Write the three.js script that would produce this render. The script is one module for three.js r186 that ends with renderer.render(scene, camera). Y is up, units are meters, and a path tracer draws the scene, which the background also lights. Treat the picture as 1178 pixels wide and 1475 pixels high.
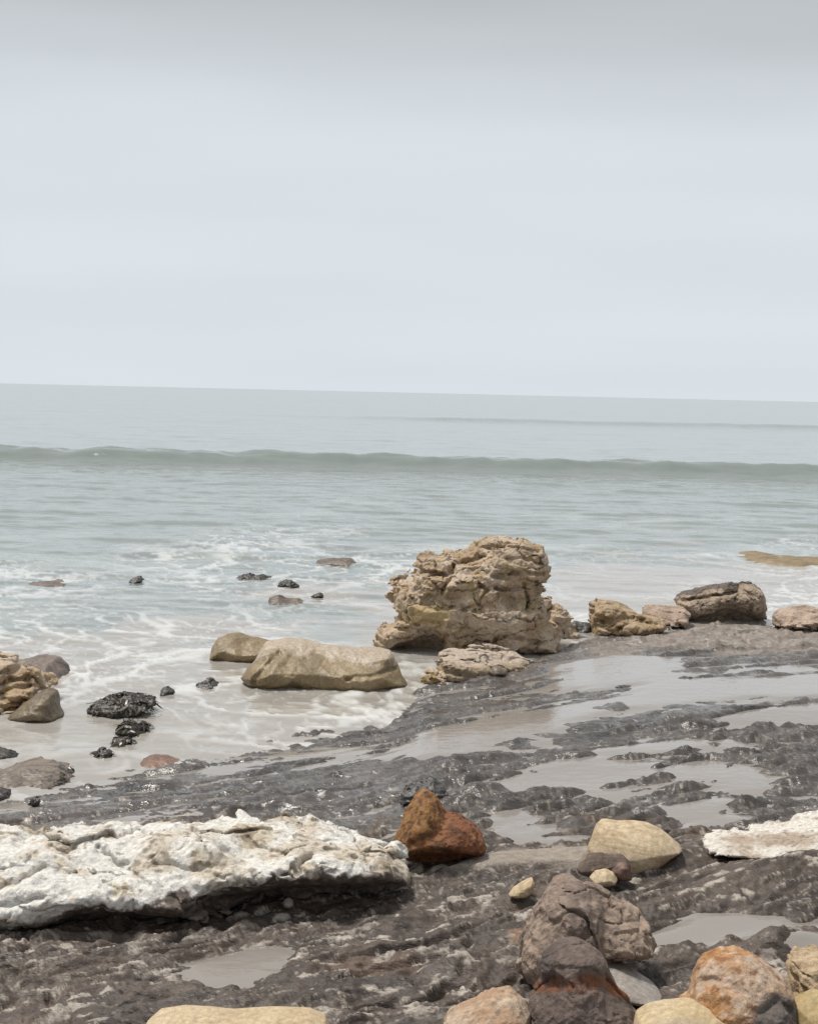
import * as THREE from 'three';

// ---------- camera, sky, sun, exposure ----------
const scene = new THREE.Scene();
const camera = new THREE.PerspectiveCamera(35.5, 1178 / 1475, 0.1, 20000);
camera.position.set(0, 2.4, 0);
camera.rotation.set(-0.074732, 0, 0.022864, 'YXZ');
scene.add(camera);

const renderer = new THREE.WebGLRenderer({ antialias: true });
renderer.toneMapping = THREE.LinearToneMapping;
const EXPOSURE = 2.4;
renderer.toneMappingExposure = EXPOSURE;
renderer.shadowMap.enabled = true;

// ---------- noise ----------
function rngFrom(seed) { let s = seed >>> 0; return () => { s = (s + 0x6D2B79F5) >>> 0; let t = s; t = Math.imul(t ^ (t >>> 15), t | 1); t ^= t + Math.imul(t ^ (t >>> 7), t | 61); return ((t ^ (t >>> 14)) >>> 0) / 4294967296; }; }
const PERM = new Uint8Array(512);
{ const r = rngFrom(20417), p = [...Array(256).keys()]; for (let i = 255; i > 0; i--) { const j = Math.floor(r() * (i + 1)); [p[i], p[j]] = [p[j], p[i]]; } for (let i = 0; i < 512; i++) PERM[i] = p[i & 255]; }
const GX = new Float32Array(256), GY = new Float32Array(256), GZ = new Float32Array(256);
{ const r = rngFrom(911); for (let i = 0; i < 256; i++) { const u = r() * 2 - 1, a = r() * 6.28318, s = Math.sqrt(1 - u * u); GX[i] = s * Math.cos(a) * 1.6; GY[i] = s * Math.sin(a) * 1.6; GZ[i] = u * 1.6; } }
function noise(x, y, z = 0) {
  const fx = Math.floor(x), fy = Math.floor(y), fz = Math.floor(z);
  const X = fx & 255, Y = fy & 255, Z = fz & 255; x -= fx; y -= fy; z -= fz;
  const u = x * x * x * (x * (x * 6 - 15) + 10), v = y * y * y * (y * (y * 6 - 15) + 10), w = z * z * z * (z * (z * 6 - 15) + 10);
  const A = PERM[X] + Y, B = PERM[X + 1] + Y, AA = PERM[A] + Z, AB = PERM[A + 1] + Z, BA = PERM[B] + Z, BB = PERM[B + 1] + Z;
  let i = PERM[AA]; const a0 = GX[i] * x + GY[i] * y + GZ[i] * z;
  i = PERM[BA]; const b0 = GX[i] * (x - 1) + GY[i] * y + GZ[i] * z;
  i = PERM[AB]; const c0 = GX[i] * x + GY[i] * (y - 1) + GZ[i] * z;
  i = PERM[BB]; const d0 = GX[i] * (x - 1) + GY[i] * (y - 1) + GZ[i] * z;
  i = PERM[AA + 1]; const a1 = GX[i] * x + GY[i] * y + GZ[i] * (z - 1);
  i = PERM[BA + 1]; const b1 = GX[i] * (x - 1) + GY[i] * y + GZ[i] * (z - 1);
  i = PERM[AB + 1]; const c1 = GX[i] * x + GY[i] * (y - 1) + GZ[i] * (z - 1);
  i = PERM[BB + 1]; const d1 = GX[i] * (x - 1) + GY[i] * (y - 1) + GZ[i] * (z - 1);
  const l0 = a0 + u * (b0 - a0), l1 = c0 + u * (d0 - c0), l2 = a1 + u * (b1 - a1), l3 = c1 + u * (d1 - c1);
  const m0 = l0 + v * (l1 - l0), m1 = l2 + v * (l3 - l2);
  return m0 + w * (m1 - m0);
}
function fbm(x, y, z, o) { let s = 0, a = 0.6, f = 1; for (let i = 0; i < o; i++) { s += a * noise(x * f, y * f, z * f + i * 7.3); f *= 2.03; a *= 0.5; } return s; }
const hash = (x, y, z) => PERM[(PERM[(PERM[x & 255] + y) & 255] + z) & 255];
const cellId = [0];
function cellEdge(x, y, z) {          // distance between the two nearest cell centres: 0 on a joint; cellId is the block
  const X = Math.floor(x), Y = Math.floor(y), Z = Math.floor(z); let f1 = 9, f2 = 9;
  for (let i = -1; i < 2; i++) for (let j = -1; j < 2; j++) for (let k = -1; k < 2; k++) {
    const h = hash(X + i, Y + j, Z + k), dx = X + i + PERM[h] / 255 - x, dy = Y + j + PERM[h + 37] / 255 - y, dz = Z + k + PERM[h + 101] / 255 - z, q = dx * dx + dy * dy + dz * dz;
    if (q < f1) { f2 = f1; f1 = q; cellId[0] = PERM[h + 151] / 255; } else if (q < f2) f2 = q;
  }
  return Math.sqrt(f2) - Math.sqrt(f1);
}
const clamp = (v, a = 0, b = 1) => v < a ? a : v > b ? b : v;
const step = (a, b, v) => { const t = clamp((v - a) / (b - a)); return t * t * (3 - 2 * t); };
const mix = (a, b, t) => a + (b - a) * t;
const mix3 = (a, b, t) => [mix(a[0], b[0], t), mix(a[1], b[1], t), mix(a[2], b[2], t)];

// ---------- overcast sky ----------
{
  const w = 1024, h = 512, data = new Float32Array(w * h * 4);
  const pale = [0.7, 0.75, 0.798], grey = [0.465, 0.492, 0.512];
  for (let j = 0; j < h; j++) {
    const el = ((j + 0.5) / h - 0.5) * 180;
    for (let i = 0; i < w; i++) {
      const az = (i + 0.5) / w * Math.PI * 2, cx = Math.cos(az), cz = Math.sin(az), e = Math.max(el, 0) * 0.12;
      const drift = fbm(cx * 2.2, e * 2.4 + 3, cz * 2.2, 4);
      const c = mix3(pale, grey, step(8.2, 15.5, el + drift * 1.5));
      const g = 1 + 0.05 * fbm(cx * 3.1 + 9, e * 5, cz * 3.1, 4);
      const k = (j * w + i) * 4;
      data[k] = c[0] * g / EXPOSURE; data[k + 1] = c[1] * g / EXPOSURE; data[k + 2] = c[2] * g / EXPOSURE; data[k + 3] = 1;
    }
  }
  const sky = new THREE.DataTexture(data, w, h, THREE.RGBAFormat, THREE.FloatType);
  sky.mapping = THREE.EquirectangularReflectionMapping; sky.magFilter = THREE.LinearFilter; sky.minFilter = THREE.LinearFilter; sky.needsUpdate = true;
  scene.background = sky; scene.environment = sky;
}
const sun = new THREE.DirectionalLight(new THREE.Color(1, 0.945, 0.865), 1.5);
sun.position.set(-9, 26, -16); sun.target.position.set(0, 0, -9);
sun.castShadow = true; sun.shadow.radius = 22; sun.shadow.mapSize.set(2048, 2048);
Object.assign(sun.shadow.camera, { left: -14, right: 14, top: 16, bottom: -16, near: 1, far: 70 });
scene.add(sun, sun.target);

// ---------- plan of the shore, in metres (x across, d out to sea) ----------
const SHORE = [[-2.56, 9.06], [-2.34, 9.14], [-1.95, 9.62], [-1.65, 9.82], [-1.27, 10.28], [-0.77, 10.79], [-0.11, 11.64], [0.21, 13.08], [0.7, 13.81], [1.36, 15.17], [1.87, 16.13], [2.72, 16.6], [3.83, 17.02], [4.9, 17.4]];
const MOUNDS = [[1.735, 6.846, 0.6, 0.2, 0.5, 0.085], [1.447, 5.925, 0.22, 0.1, 0.45, 0.07]];
const POOLS = [
  {"level": 0.271, "p": [[0.417, 8.591], [0.55, 8.944], [0.804, 9.158], [0.955, 9.268], [1.306, 9.305], [1.483, 9.178], [1.401, 8.845], [1.077, 8.416], [0.836, 8.623]]},
  {"level": 0.311, "p": [[1.699, 9.212], [1.927, 9.139], [2.047, 8.775], [1.81, 8.561], [1.57, 8.809], [1.508, 9.077]]},
  {"level": 0.246, "p": [[1.42, 11.262], [1.989, 12.039], [2.572, 12.31], [3.591, 12.679], [3.287, 11.583], [2.394, 11.436], [1.729, 11.022]]},
  {"level": 0.281, "p": [[2.08, 10.578], [2.482, 10.927], [3.216, 11.326], [3.054, 10.738], [2.362, 10.382], [2.066, 10.268]]},
  {"level": 0.286, "p": [[0.465, 7.72], [0.539, 7.814], [0.731, 7.841], [0.687, 7.528], [0.57, 7.508]]},
  {"level": 0.321, "p": [[1.327, 8.116], [1.593, 8.204], [1.67, 7.871], [1.44, 7.744]]},
  {"level": 0.263, "p": [[-0.72, 5.805], [-0.64, 5.889], [-0.534, 5.933], [-0.5, 5.794], [-0.617, 5.691]]},
  {"level": 0.347, "p": [[1.05, 6.074], [1.215, 6.314], [1.358, 6.331], [1.499, 6.336], [1.514, 6.217], [1.311, 5.913], [1.126, 5.971]]},
  {"level": 0.382, "p": [[1.515, 5.89], [1.688, 6.195], [1.804, 6.122], [1.711, 5.789], [1.509, 5.786]]},
  {"level": 0.189, "p": [[-0.095, 10.167], [0.27, 10.579], [0.665, 11.001], [1.339, 11.421], [1.415, 11.138], [0.993, 10.357], [0.466, 9.746], [0.081, 9.644]]},
  {"level": 0.165, "p": [[1.351, 13.645], [1.794, 13.848], [2.297, 13.777], [2.069, 12.539], [1.408, 12.029], [1.199, 12.634]]},
  {"level": 0.276, "p": [[0.447, 8.044], [0.614, 8.153], [0.726, 7.989], [0.541, 7.857]]},
  {"level": 0.287, "p": [[1.266, 9.632], [1.783, 9.934], [2.079, 9.885], [1.585, 9.515]]}];
const REGIONS = {
  sand: [[[0.195, 7.028], [0.36, 7.253], [0.655, 7.336], [0.889, 7.341], [0.835, 7.057], [0.571, 7.074], [0.35, 7.015]]],
  beige: [[[1.703, 15.237], [2.94, 17.034], [5.079, 17.753], [4.12, 14.36], [2.808, 13.767], [2.356, 14.332], [1.627, 13.977]]],
  sheen: [[[-0.111, 11.43], [0.317, 12.732], [1.403, 14.87], [2.356, 14.332], [3.969, 13.821], [3.25, 11.268], [1.902, 10.362], [0.486, 9.254], [-0.088, 9.596]], [[-2.584, 8.88], [-1.941, 9.174], [-1.252, 10.126], [-0.106, 11.052], [0.238, 9.089], [-0.067, 8.044], [-1.001, 8.127], [-2.093, 8.185], [-2.361, 8.112]]],
  orange: [[[0.417, 6.166], [0.492, 6.181], [0.47, 5.977], [0.419, 5.978]]],
  weed: [[[-0.203, 7.857], [-0.122, 8.158], [0.075, 8.191], [0.213, 7.885], [-0.01, 7.503], [-0.127, 7.562]]],
  smooth: [[[1.306, 7.358], [1.516, 7.435], [2.148, 7.348], [1.881, 6.395], [1.464, 6.302], [1.097, 6.453], [1.059, 6.78]]]};

function shoreAt(x) {
  const S = SHORE; if (x <= S[0][0]) return S[0][1] + (S[0][0] - x) * 0.1;
  for (let i = 1; i < S.length; i++) if (x < S[i][0]) return mix(S[i - 1][1], S[i][1], (x - S[i - 1][0]) / (S[i][0] - S[i - 1][0]));
  return S[S.length - 1][1] + (x - S[S.length - 1][0]) * 0.35;
}
function lieOfLand(x, d) {
  const s = shoreAt(x) - d;
  let h = s > 0 ? 0.44 * (1 - Math.exp(-s / 5.5)) : Math.max(-1.2, 0.11 * s);
  for (const [mx, md, ra, rb, th, a] of MOUNDS) {
    const c = Math.cos(th), n = Math.sin(th), u = ((x - mx) * c + (d - md) * n) / ra, v = (-(x - mx) * n + (d - md) * c) / rb;
    h += a * Math.exp(-(u * u + v * v));
  }
  return h;
}
function insideDistance(poly, x, y) {      // signed distance to a closed outline, negative inside
  let q = 1e9, s = 1; const n = poly.length;
  for (let i = 0, j = n - 1; i < n; j = i++) {
    const ax = poly[i][0], ay = poly[i][1], bx = poly[j][0], by = poly[j][1], ex = bx - ax, ey = by - ay, wx = x - ax, wy = y - ay;
    const t = clamp((wx * ex + wy * ey) / (ex * ex + ey * ey)), dx = wx - ex * t, dy = wy - ey * t; q = Math.min(q, dx * dx + dy * dy);
    const c1 = y >= ay, c2 = y < by, c3 = ex * wy > ey * wx; if ((c1 && c2 && c3) || (!c1 && !c2 && !c3)) s = -s;
  }
  return s * Math.sqrt(q);
}
function lineDistance(pts, x, y) {
  let q = 1e9;
  for (let i = 1; i < pts.length; i++) { const ax = pts[i - 1][0], ay = pts[i - 1][1], ex = pts[i][0] - ax, ey = pts[i][1] - ay, wx = x - ax, wy = y - ay, t = clamp((wx * ex + wy * ey) / (ex * ex + ey * ey)); q = Math.min(q, (wx - ex * t) ** 2 + (wy - ey * t) ** 2); }
  return Math.sqrt(q);
}
const boxOf = p => { const b = [1e9, 1e9, -1e9, -1e9]; for (const [x, y] of p) { b[0] = Math.min(b[0], x); b[1] = Math.min(b[1], y); b[2] = Math.max(b[2], x); b[3] = Math.max(b[3], y); } return b; };
for (const p of POOLS) p.box = boxOf(p.p);
const regionBoxes = Object.fromEntries(Object.entries(REGIONS).map(([k, ps]) => [k, ps.map(boxOf)]));
function inRegion(name, x, d, soft, wobble) {
  let best = 0;
  REGIONS[name].forEach((p, i) => {
    const b = regionBoxes[name][i], m = soft + 0.6; if (x < b[0] - m || x > b[2] + m || d < b[1] - m || d > b[3] + m) return;
    best = Math.max(best, 1 - step(-soft, soft, insideDistance(p, x, d) + wobble));
  });
  return best;
}
const TH = 0.55, CT = Math.cos(TH), ST = Math.sin(TH);
const saw = (u, w = 0.13) => { const f = u - Math.floor(u); return f < w ? f / w : 1 - (f - w) / (1 - w); };
function poolMask(x, d, wob, a, tw, soft = 0.1) {
  let m = 0;
  for (const p of POOLS) {
    const b = p.box; if (x < b[0] - 0.7 || x > b[2] + 0.7 || d < b[1] - 0.7 || d > b[3] + 0.7) continue;
    m = Math.max(m, 1 - step(-0.05, soft, insideDistance(p.p, x, d) + wob * 0.9 + 0.06 * noise(a * 3.4, tw * 8, 21) + 0.17 * noise(a * 0.9, tw * 6, 27)));
  }
  return m;
}
function waterLine(x, d) {                  // surface of the water the last wave left on the platform
  const a = x * CT + d * ST, t = -x * ST + d * CT, wob = 0.16 * fbm(a * 1.3, t * 2.2, 4.1, 3), pool = poolMask(x, d, 0, a, t, 0.45), sheen = inRegion('sheen', x, d, 0.35, wob), back = step(7.0, 8.4, d);
  return lieOfLand(x, d) - 0.078 + back * 0.031 + sheen * 0.023 + 0.02 * (1 - step(0.2, 1.5, shoreAt(x) - d)) + 0.02 * fbm(a * 0.5, t * 0.9, 101, 2) * back + pool * (0.046 - 0.022 * back);
}
function platform(x, d, out) {              // height and make-up of the wave-cut rock platform
  const a = x * CT + d * ST, t = -x * ST + d * CT;
  const wob = 0.16 * fbm(a * 1.3, t * 2.2, 4.1, 3);
  const sheen = inRegion('sheen', x, d, 0.35, wob), smooth = inRegion('smooth', x, d, 0.12, wob * 0.5), sand = inRegion('sand', x, d, 0.03, wob * 0.35), beige = inRegion('beige', x, d, 0.4, wob * 2), orange = inRegion('orange', x, d, 0.02, wob * 0.2), weed = inRegion('weed', x, d, 0.05, wob * 0.8);
  let h = lieOfLand(x, d);
  const far = step(7.2, 9, d);
  const tw = t + 0.26 * fbm(a * 0.42, t * 0.6, 0.5, 3) + 0.05 * noise(a * 2.3, t * 2.3, 8) + 0.02 * noise(a * 7, t * 7, 2);
  const m1 = clamp(0.55 + 0.9 * noise(a * 0.5, t * 0.7, 31)), m2 = clamp(0.5 + noise(a * 0.9, t * 1.3, 17)), m3 = clamp(0.5 + noise(a * 1.7, t * 2.5, 53));
  const lip = mix(0.24, 0.13, far);
  let r = saw(tw / 0.66, lip) * mix(0.034, 0.05, far) * m1 + saw(tw / 0.27 + 0.3, lip) * 0.022 * m2 + saw(tw / 0.093, lip) * 0.006 * m3 - 0.03;
  const wa = a + 0.06 * noise(a * 5, tw * 5, 66), wt = tw + 0.03 * noise(a * 6 + 9, tw * 6, 61);
  const b1 = Math.abs(noise(wa * 3.2, wt * 6.5, 3)), b2 = Math.abs(noise(wa * 8, wt * 15, 9)), b3 = Math.abs(noise(wa * 19, wt * 33, 5)), b4 = Math.abs(noise(a * 44, tw * 70, 5));
  const lump = b1 + 0.5 * b2 + 0.25 * b3;
  const knob = mix(1, 0.42, Math.max(sheen * 0.9, smooth * 0.5));
  r = r * mix(1, 0.75, sheen) + (mix(0.05, 0.07, far) * b1 + mix(0.025, 0.032, far) * b2 + mix(0.015, 0.012, far) * b3 + mix(0.007, 0.004, far) * b4 - 0.031) * knob;
  const crack = step(0.16, 0.02, Math.abs(noise(wa * 1.3, wt * 5.5, 81))) * step(-0.05, 0.25, noise(a * 1.1, t * 2, 14)); r -= crack * 0.03 * mix(1, 0.5, sheen);
  r += 0.028 * fbm(x * 1.1, d * 1.1, 12, 3);
  const rib = tw / 0.31 + 0.35 * noise(a * 0.8, t * 0.8, 140), ledge = saw(rib, 0.3); r += sheen * 0.027 * step(0.5, 0.8, ledge) * clamp(0.35 + 1.3 * noise(a * 0.9 + 4, Math.floor(rib) * 3.7, 150)) * (0.85 + 0.5 * b2);
  const pits = step(0.42, 0.66, noise(wa * 9, wt * 17, 77)); r -= pits * 0.016 * knob;
  r *= 1 - 0.9 * sand;
  const pool = poolMask(x, d, wob, a, tw);
  r = mix(r, r * 0.72 - 0.042, pool);
  h += r;
  if (!out) return h;
  // rock colours: dark taupe mudstone, greyer where the surf keeps it wet and sky sheen is painted in, with pale shell crust in patches
  const n1 = fbm(a * 1.6, tw * 4.2, 6, 4), n2 = fbm(x * 13, d * 13, 2 + r * 13, 3), n3 = noise(a * 3, tw * 20, 40 + r * 30);
  let c = mix3([0.042, 0.031, 0.026], [0.14, 0.103, 0.08], clamp(0.45 + n1 * 0.75 + n2 * 0.35 + n3 * 0.16));
  const wetEdge = step(-0.25, 0.25, d - 8.1 + 0.22 * x + n1 * 1.5);
  c = mix3(c, mix3([0.05, 0.044, 0.041], [0.155, 0.137, 0.125], clamp(0.45 + n1 * 0.8 + n2 * 0.3)), wetEdge * 0.8);
  c = mix3(c, [0.2, 0.185, 0.18], sheen * step(-0.1, 0.35, n1 + 0.1) * 0.5);  // paler grey stands in for sky reflected off the wet rock
  const rb = step(0.25, 0.5, fbm(a * 2.1 + 40, tw * 3.1, 3, 3)); c = mix3(c, [0.16, 0.095, 0.06], rb * 0.5 * (1 - wetEdge));
  const bg = beige * step(-0.45, 0.1, n1 + 0.3 * n3 + 0.1); c = mix3(c, mix3([0.27, 0.22, 0.185], [0.42, 0.355, 0.3], clamp(0.5 + n2)), bg * 0.92);
  c = mix3(c, mix3([0.3, 0.25, 0.2], [0.4, 0.345, 0.285], clamp(0.5 + n2)), sand * 0.95);
  c = mix3(c, [0.27, 0.15, 0.08], orange * 0.85); c = mix3(c, [0.115, 0.07, 0.032], weed * step(-0.15, 0.2, n1 + 0.5 * n2) * 0.8);
  // shell crust: ragged islands, thin broken lines along the layers, and crumbs
  const zone = step(-0.3, 0.1, fbm(a * 1.1 + 12, tw * 2.4, 60, 3) - 0.14 * far), isle = fbm(a * 8 + 3, tw * 17, 15 + r * 13, 5), thread = Math.abs(noise(wa * 4 + 7, wt * 16, 26 + r * 12)) + 0.12 * Math.abs(noise(a * 30, tw * 30, 6));
  const crust = Math.max(zone * step(0.25, 0.34, isle + 0.2 * n2 + 0.16 * noise(a * 38, tw * 58, 3 + r * 60)), step(0.06, 0.025, thread) * step(-0.15, 0.15, noise(a * 2.6, tw * 5, 71)) * 0.8) * (1 - pool) * (1 - sand);
  const crumbs = step(0.42, 0.52, noise(a * 27, tw * 44, 90 + r * 40)) * step(-0.05, 0.3, noise(a * 2.2, tw * 4, 33)) * 0.75;
  const cr = Math.max(crust, crumbs) * mix(1, 0.45, wetEdge); c = mix3(c, mix3([0.42, 0.36, 0.3], [0.6, 0.54, 0.47], clamp(0.5 + n2 * 1.2)), cr * 0.85); h += cr * 0.004;
  
  out.r = r; out.c = c; out.sheen = Math.max(sheen, 0.35 * wetEdge); out.pool = pool; out.sand = sand; out.crust = cr; out.n1 = n1; out.wet = wetEdge;
  return h;
}

// ---------- textures that repeat: grain and ripples ----------
function wrapNoise(x, y, period, seed) {
  const fx = Math.floor(x), fy = Math.floor(y), u0 = x - fx, v0 = y - fy, u = u0 * u0 * (3 - 2 * u0), v = v0 * v0 * (3 - 2 * v0);
  const g = (i, j) => { const h = hash(((i % period) + period) % period, ((j % period) + period) % period, seed); return [GX[h], GY[h]]; };
  const d = (i, j) => { const q = g(fx + i, fy + j); return q[0] * (u0 - i) + q[1] * (v0 - j); };
  return mix(mix(d(0, 0), d(1, 0), u), mix(d(0, 1), d(1, 1), u), v);
}
function tile(n, fn, color) {
  const data = new Uint8Array(n * n * 4);
  for (let j = 0; j < n; j++) for (let i = 0; i < n; i++) { const v = fn(i / n, j / n), k = (j * n + i) * 4; for (let c = 0; c < 3; c++) data[k + c] = clamp(v) * 255; data[k + 3] = 255; }
  const t = new THREE.DataTexture(data, n, n, THREE.RGBAFormat); t.wrapS = t.wrapT = THREE.RepeatWrapping; t.magFilter = THREE.LinearFilter; t.minFilter = THREE.LinearFilter; if (color) t.colorSpace = THREE.SRGBColorSpace; t.needsUpdate = true; return t;
}
const octaves = (u, v, p, o, s) => { let q = 0, a = 0.55, f = p; for (let i = 0; i < o; i++) { q += a * wrapNoise(u * f, v * f, f, s + i); f *= 2; a *= 0.56; } return q; };
const grainBump = tile(512, (u, v) => 0.5 + 0.7 * octaves(u, v, 10, 5, 3) - 0.35 * Math.max(0, wrapNoise(u * 50, v * 50, 50, 9) - 0.15));
const grainTint = tile(512, (u, v) => 0.9 + 0.2 * octaves(u, v, 14, 5, 23) - 0.3 * Math.max(0, wrapNoise(u * 70, v * 70, 70, 29) - 0.2), true);
const rippleBump = tile(512, (u, v) => 0.5 + 0.5 * octaves(u + 0.04 * wrapNoise(u * 6, v * 6, 6, 2), v, 5, 5, 41));

// ---------- the rock platform ----------
function gridMesh(rows, halfWidth, cols, sample) {
  const n = rows.length, pos = new Float32Array(n * cols * 3), col = new Float32Array(n * cols * 3), uv = new Float32Array(n * cols * 2), idx = new Uint32Array((n - 1) * (cols - 1) * 6);
  let k = 0;
  for (let j = 0; j < n; j++) for (let i = 0; i < cols; i++, k++) {
    const d = rows[j], x = (i / (cols - 1) * 2 - 1) * halfWidth(d), s = sample(x, d);
    pos[k * 3] = x; pos[k * 3 + 1] = s.h; pos[k * 3 + 2] = -d; col[k * 3] = s.c[0]; col[k * 3 + 1] = s.c[1]; col[k * 3 + 2] = s.c[2]; uv[k * 2] = (x + 0.6 * (s.r ?? 0)) / 16 + 0.5; uv[k * 2 + 1] = (d + 1.4 * (s.r ?? 0) - 3) / 16;
  }
  let q = 0;
  for (let j = 0; j < n - 1; j++) for (let i = 0; i < cols - 1; i++) { const a = j * cols + i, b = a + 1, c = a + cols, e = c + 1; idx[q++] = a; idx[q++] = b; idx[q++] = c; idx[q++] = b; idx[q++] = e; idx[q++] = c; }
  const g = new THREE.BufferGeometry(); g.setAttribute('position', new THREE.BufferAttribute(pos, 3)); g.setAttribute('color', new THREE.BufferAttribute(col, 3)); g.setAttribute('uv', new THREE.BufferAttribute(uv, 2)); g.setIndex(new THREE.BufferAttribute(idx, 1)); g.computeVertexNormals(); return g;
}
const spread = (list, from, to, n, power = 1) => { for (let i = 0; i < n; i++) list.push(power === 1 ? from + (to - from) * i / n : from * Math.pow(to / from, i / n)); return list; };
function add(mesh, name, userData) { mesh.name = name; Object.assign(mesh.userData, userData); mesh.castShadow = mesh.receiveShadow = true; scene.add(mesh); return mesh; }
{
  const rows = []; spread(rows, -4, 4.4, 50); spread(rows, 4.4, 7.6, 370, 2); spread(rows, 7.6, 19, 300, 2); spread(rows, 19, 24.01, 12);
  const o = {};
  const geo = gridMesh(rows, d => Math.max(2.6, 0.33 * d + 0.75), 740, (x, d) => { o.h = platform(x, d, o); return o; });
  const n = 1024, rough = new Uint8Array(n * n * 4), q = {};
  for (let j = 0; j < n; j++) for (let i = 0; i < n; i++) {
    const x = ((i + 0.5) / n - 0.5) * 16, d = (j + 0.5) / n * 16 + 3, a = x * CT + d * ST, t = -x * ST + d * CT;
    const wob = 0.16 * fbm(a * 1.3, t * 2.2, 4.1, 3), film = fbm(a * 2.4, t * 6, 90, 3), wet = step(-0.25, 0.25, d - 8.1 + 0.22 * x + fbm(a * 1.6, t * 4.2, 6, 2) * 1.5);
    const r = clamp(mix(0.62, 0.36, wet) - 0.2 * inRegion('sheen', x, d, 0.35, wob) - 0.14 * film, 0.12, 0.9);
    const k = (j * n + i) * 4; rough[k] = rough[k + 1] = rough[k + 2] = r * 255; rough[k + 3] = 255;
  }
  const roughMap = new THREE.DataTexture(rough, n, n, THREE.RGBAFormat); roughMap.magFilter = THREE.LinearFilter; roughMap.minFilter = THREE.LinearFilter; roughMap.needsUpdate = true;
  const bump = grainBump.clone(); bump.repeat.set(34, 34); bump.needsUpdate = true;
  const tint = grainTint.clone(); tint.repeat.set(29, 29); tint.needsUpdate = true;
  add(new THREE.Mesh(geo, new THREE.MeshStandardMaterial({ vertexColors: true, roughness: 1, metalness: 0, roughnessMap: roughMap, bumpMap: bump, bumpScale: 0.006, map: tint })), 'rock_platform', { kind: 'structure', label: 'dark layered wave-cut rock platform with pale shell crust', category: 'rock platform' });
}
console.log('platform');

// ---------- water standing in the hollows of the platform ----------
{
  const rows = []; spread(rows, 4.8, 8, 110); spread(rows, 8, 17.6, 170); const o = { c: [1, 1, 1] };
  const geo = gridMesh(rows, d => Math.max(2.4, 0.33 * d + 0.7), 300, (x, d) => { o.h = waterLine(x, d); return o; });
  const bump = rippleBump.clone(); bump.repeat.set(22, 30); bump.needsUpdate = true;
  add(new THREE.Mesh(geo, new THREE.MeshPhysicalMaterial({ color: new THREE.Color().setRGB(0.27, 0.245, 0.225), roughness: 0.09, ior: 1.33, bumpMap: bump, bumpScale: 0.004 })), 'tide_pool_water', { kind: 'structure', label: 'shallow milky water standing in the hollows of the platform', category: 'tide pools' });
}

// ---------- the sea ----------
function swell(x, d) {
  let h = 0;
  const crest = 49.6 + 0.5 * noise(x * 0.12, 3.3) + 0.9 * noise(x * 0.035, 7.7) - 0.012 * x, u = d - crest;
  const tall = 0.43 * (1 + 0.2 * noise(x * 0.3, 1.1) + 0.16 * noise(x * 0.8, 4.1) + 0.06 * noise(x * 2.1, 9.1));
  if (u > -6 && u < 25) h += 0.055 * noise(x * 0.8, d * 1.5, 51) * Math.exp(-((u / 1.6) ** 2)) + tall * (u < 0 ? Math.exp(-((u / 0.76) ** 2)) * 0.8 + 0.18 * Math.exp(-((u / 2.4) ** 2)) : Math.exp(-((u / 4.2) ** 2)));
  const c2 = 141 + 5 * noise(x * 0.02, 21) - 0.05 * x, u2 = d - c2; h += 0.3 * step(0, 0.5, noise(x * 0.012 + 3.4, 11) + 0.25 + x * 0.006) * Math.exp(-((u2 / (u2 < 0 ? 2.2 : 8)) ** 2));
  const fade = (1 - step(90, 400, d)) * mix(1, 0.6, step(51, 58, d)), near = step(9, 30, d);
  h += fade * (0.045 * near * noise(x * 0.22, d * 0.55, 5) + 0.03 * (0.35 + near) * noise(x * 0.6 + 0.3 * d, d * 1.5, 15) + 0.014 * noise(x * 1.7, d * 3.6, 25) + 0.007 * noise(x * 4.1, d * 8, 35));
  h += 0.10 * (1 - fade) * noise(x * 0.03, d * 0.06, 45);
  return h;
}
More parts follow.
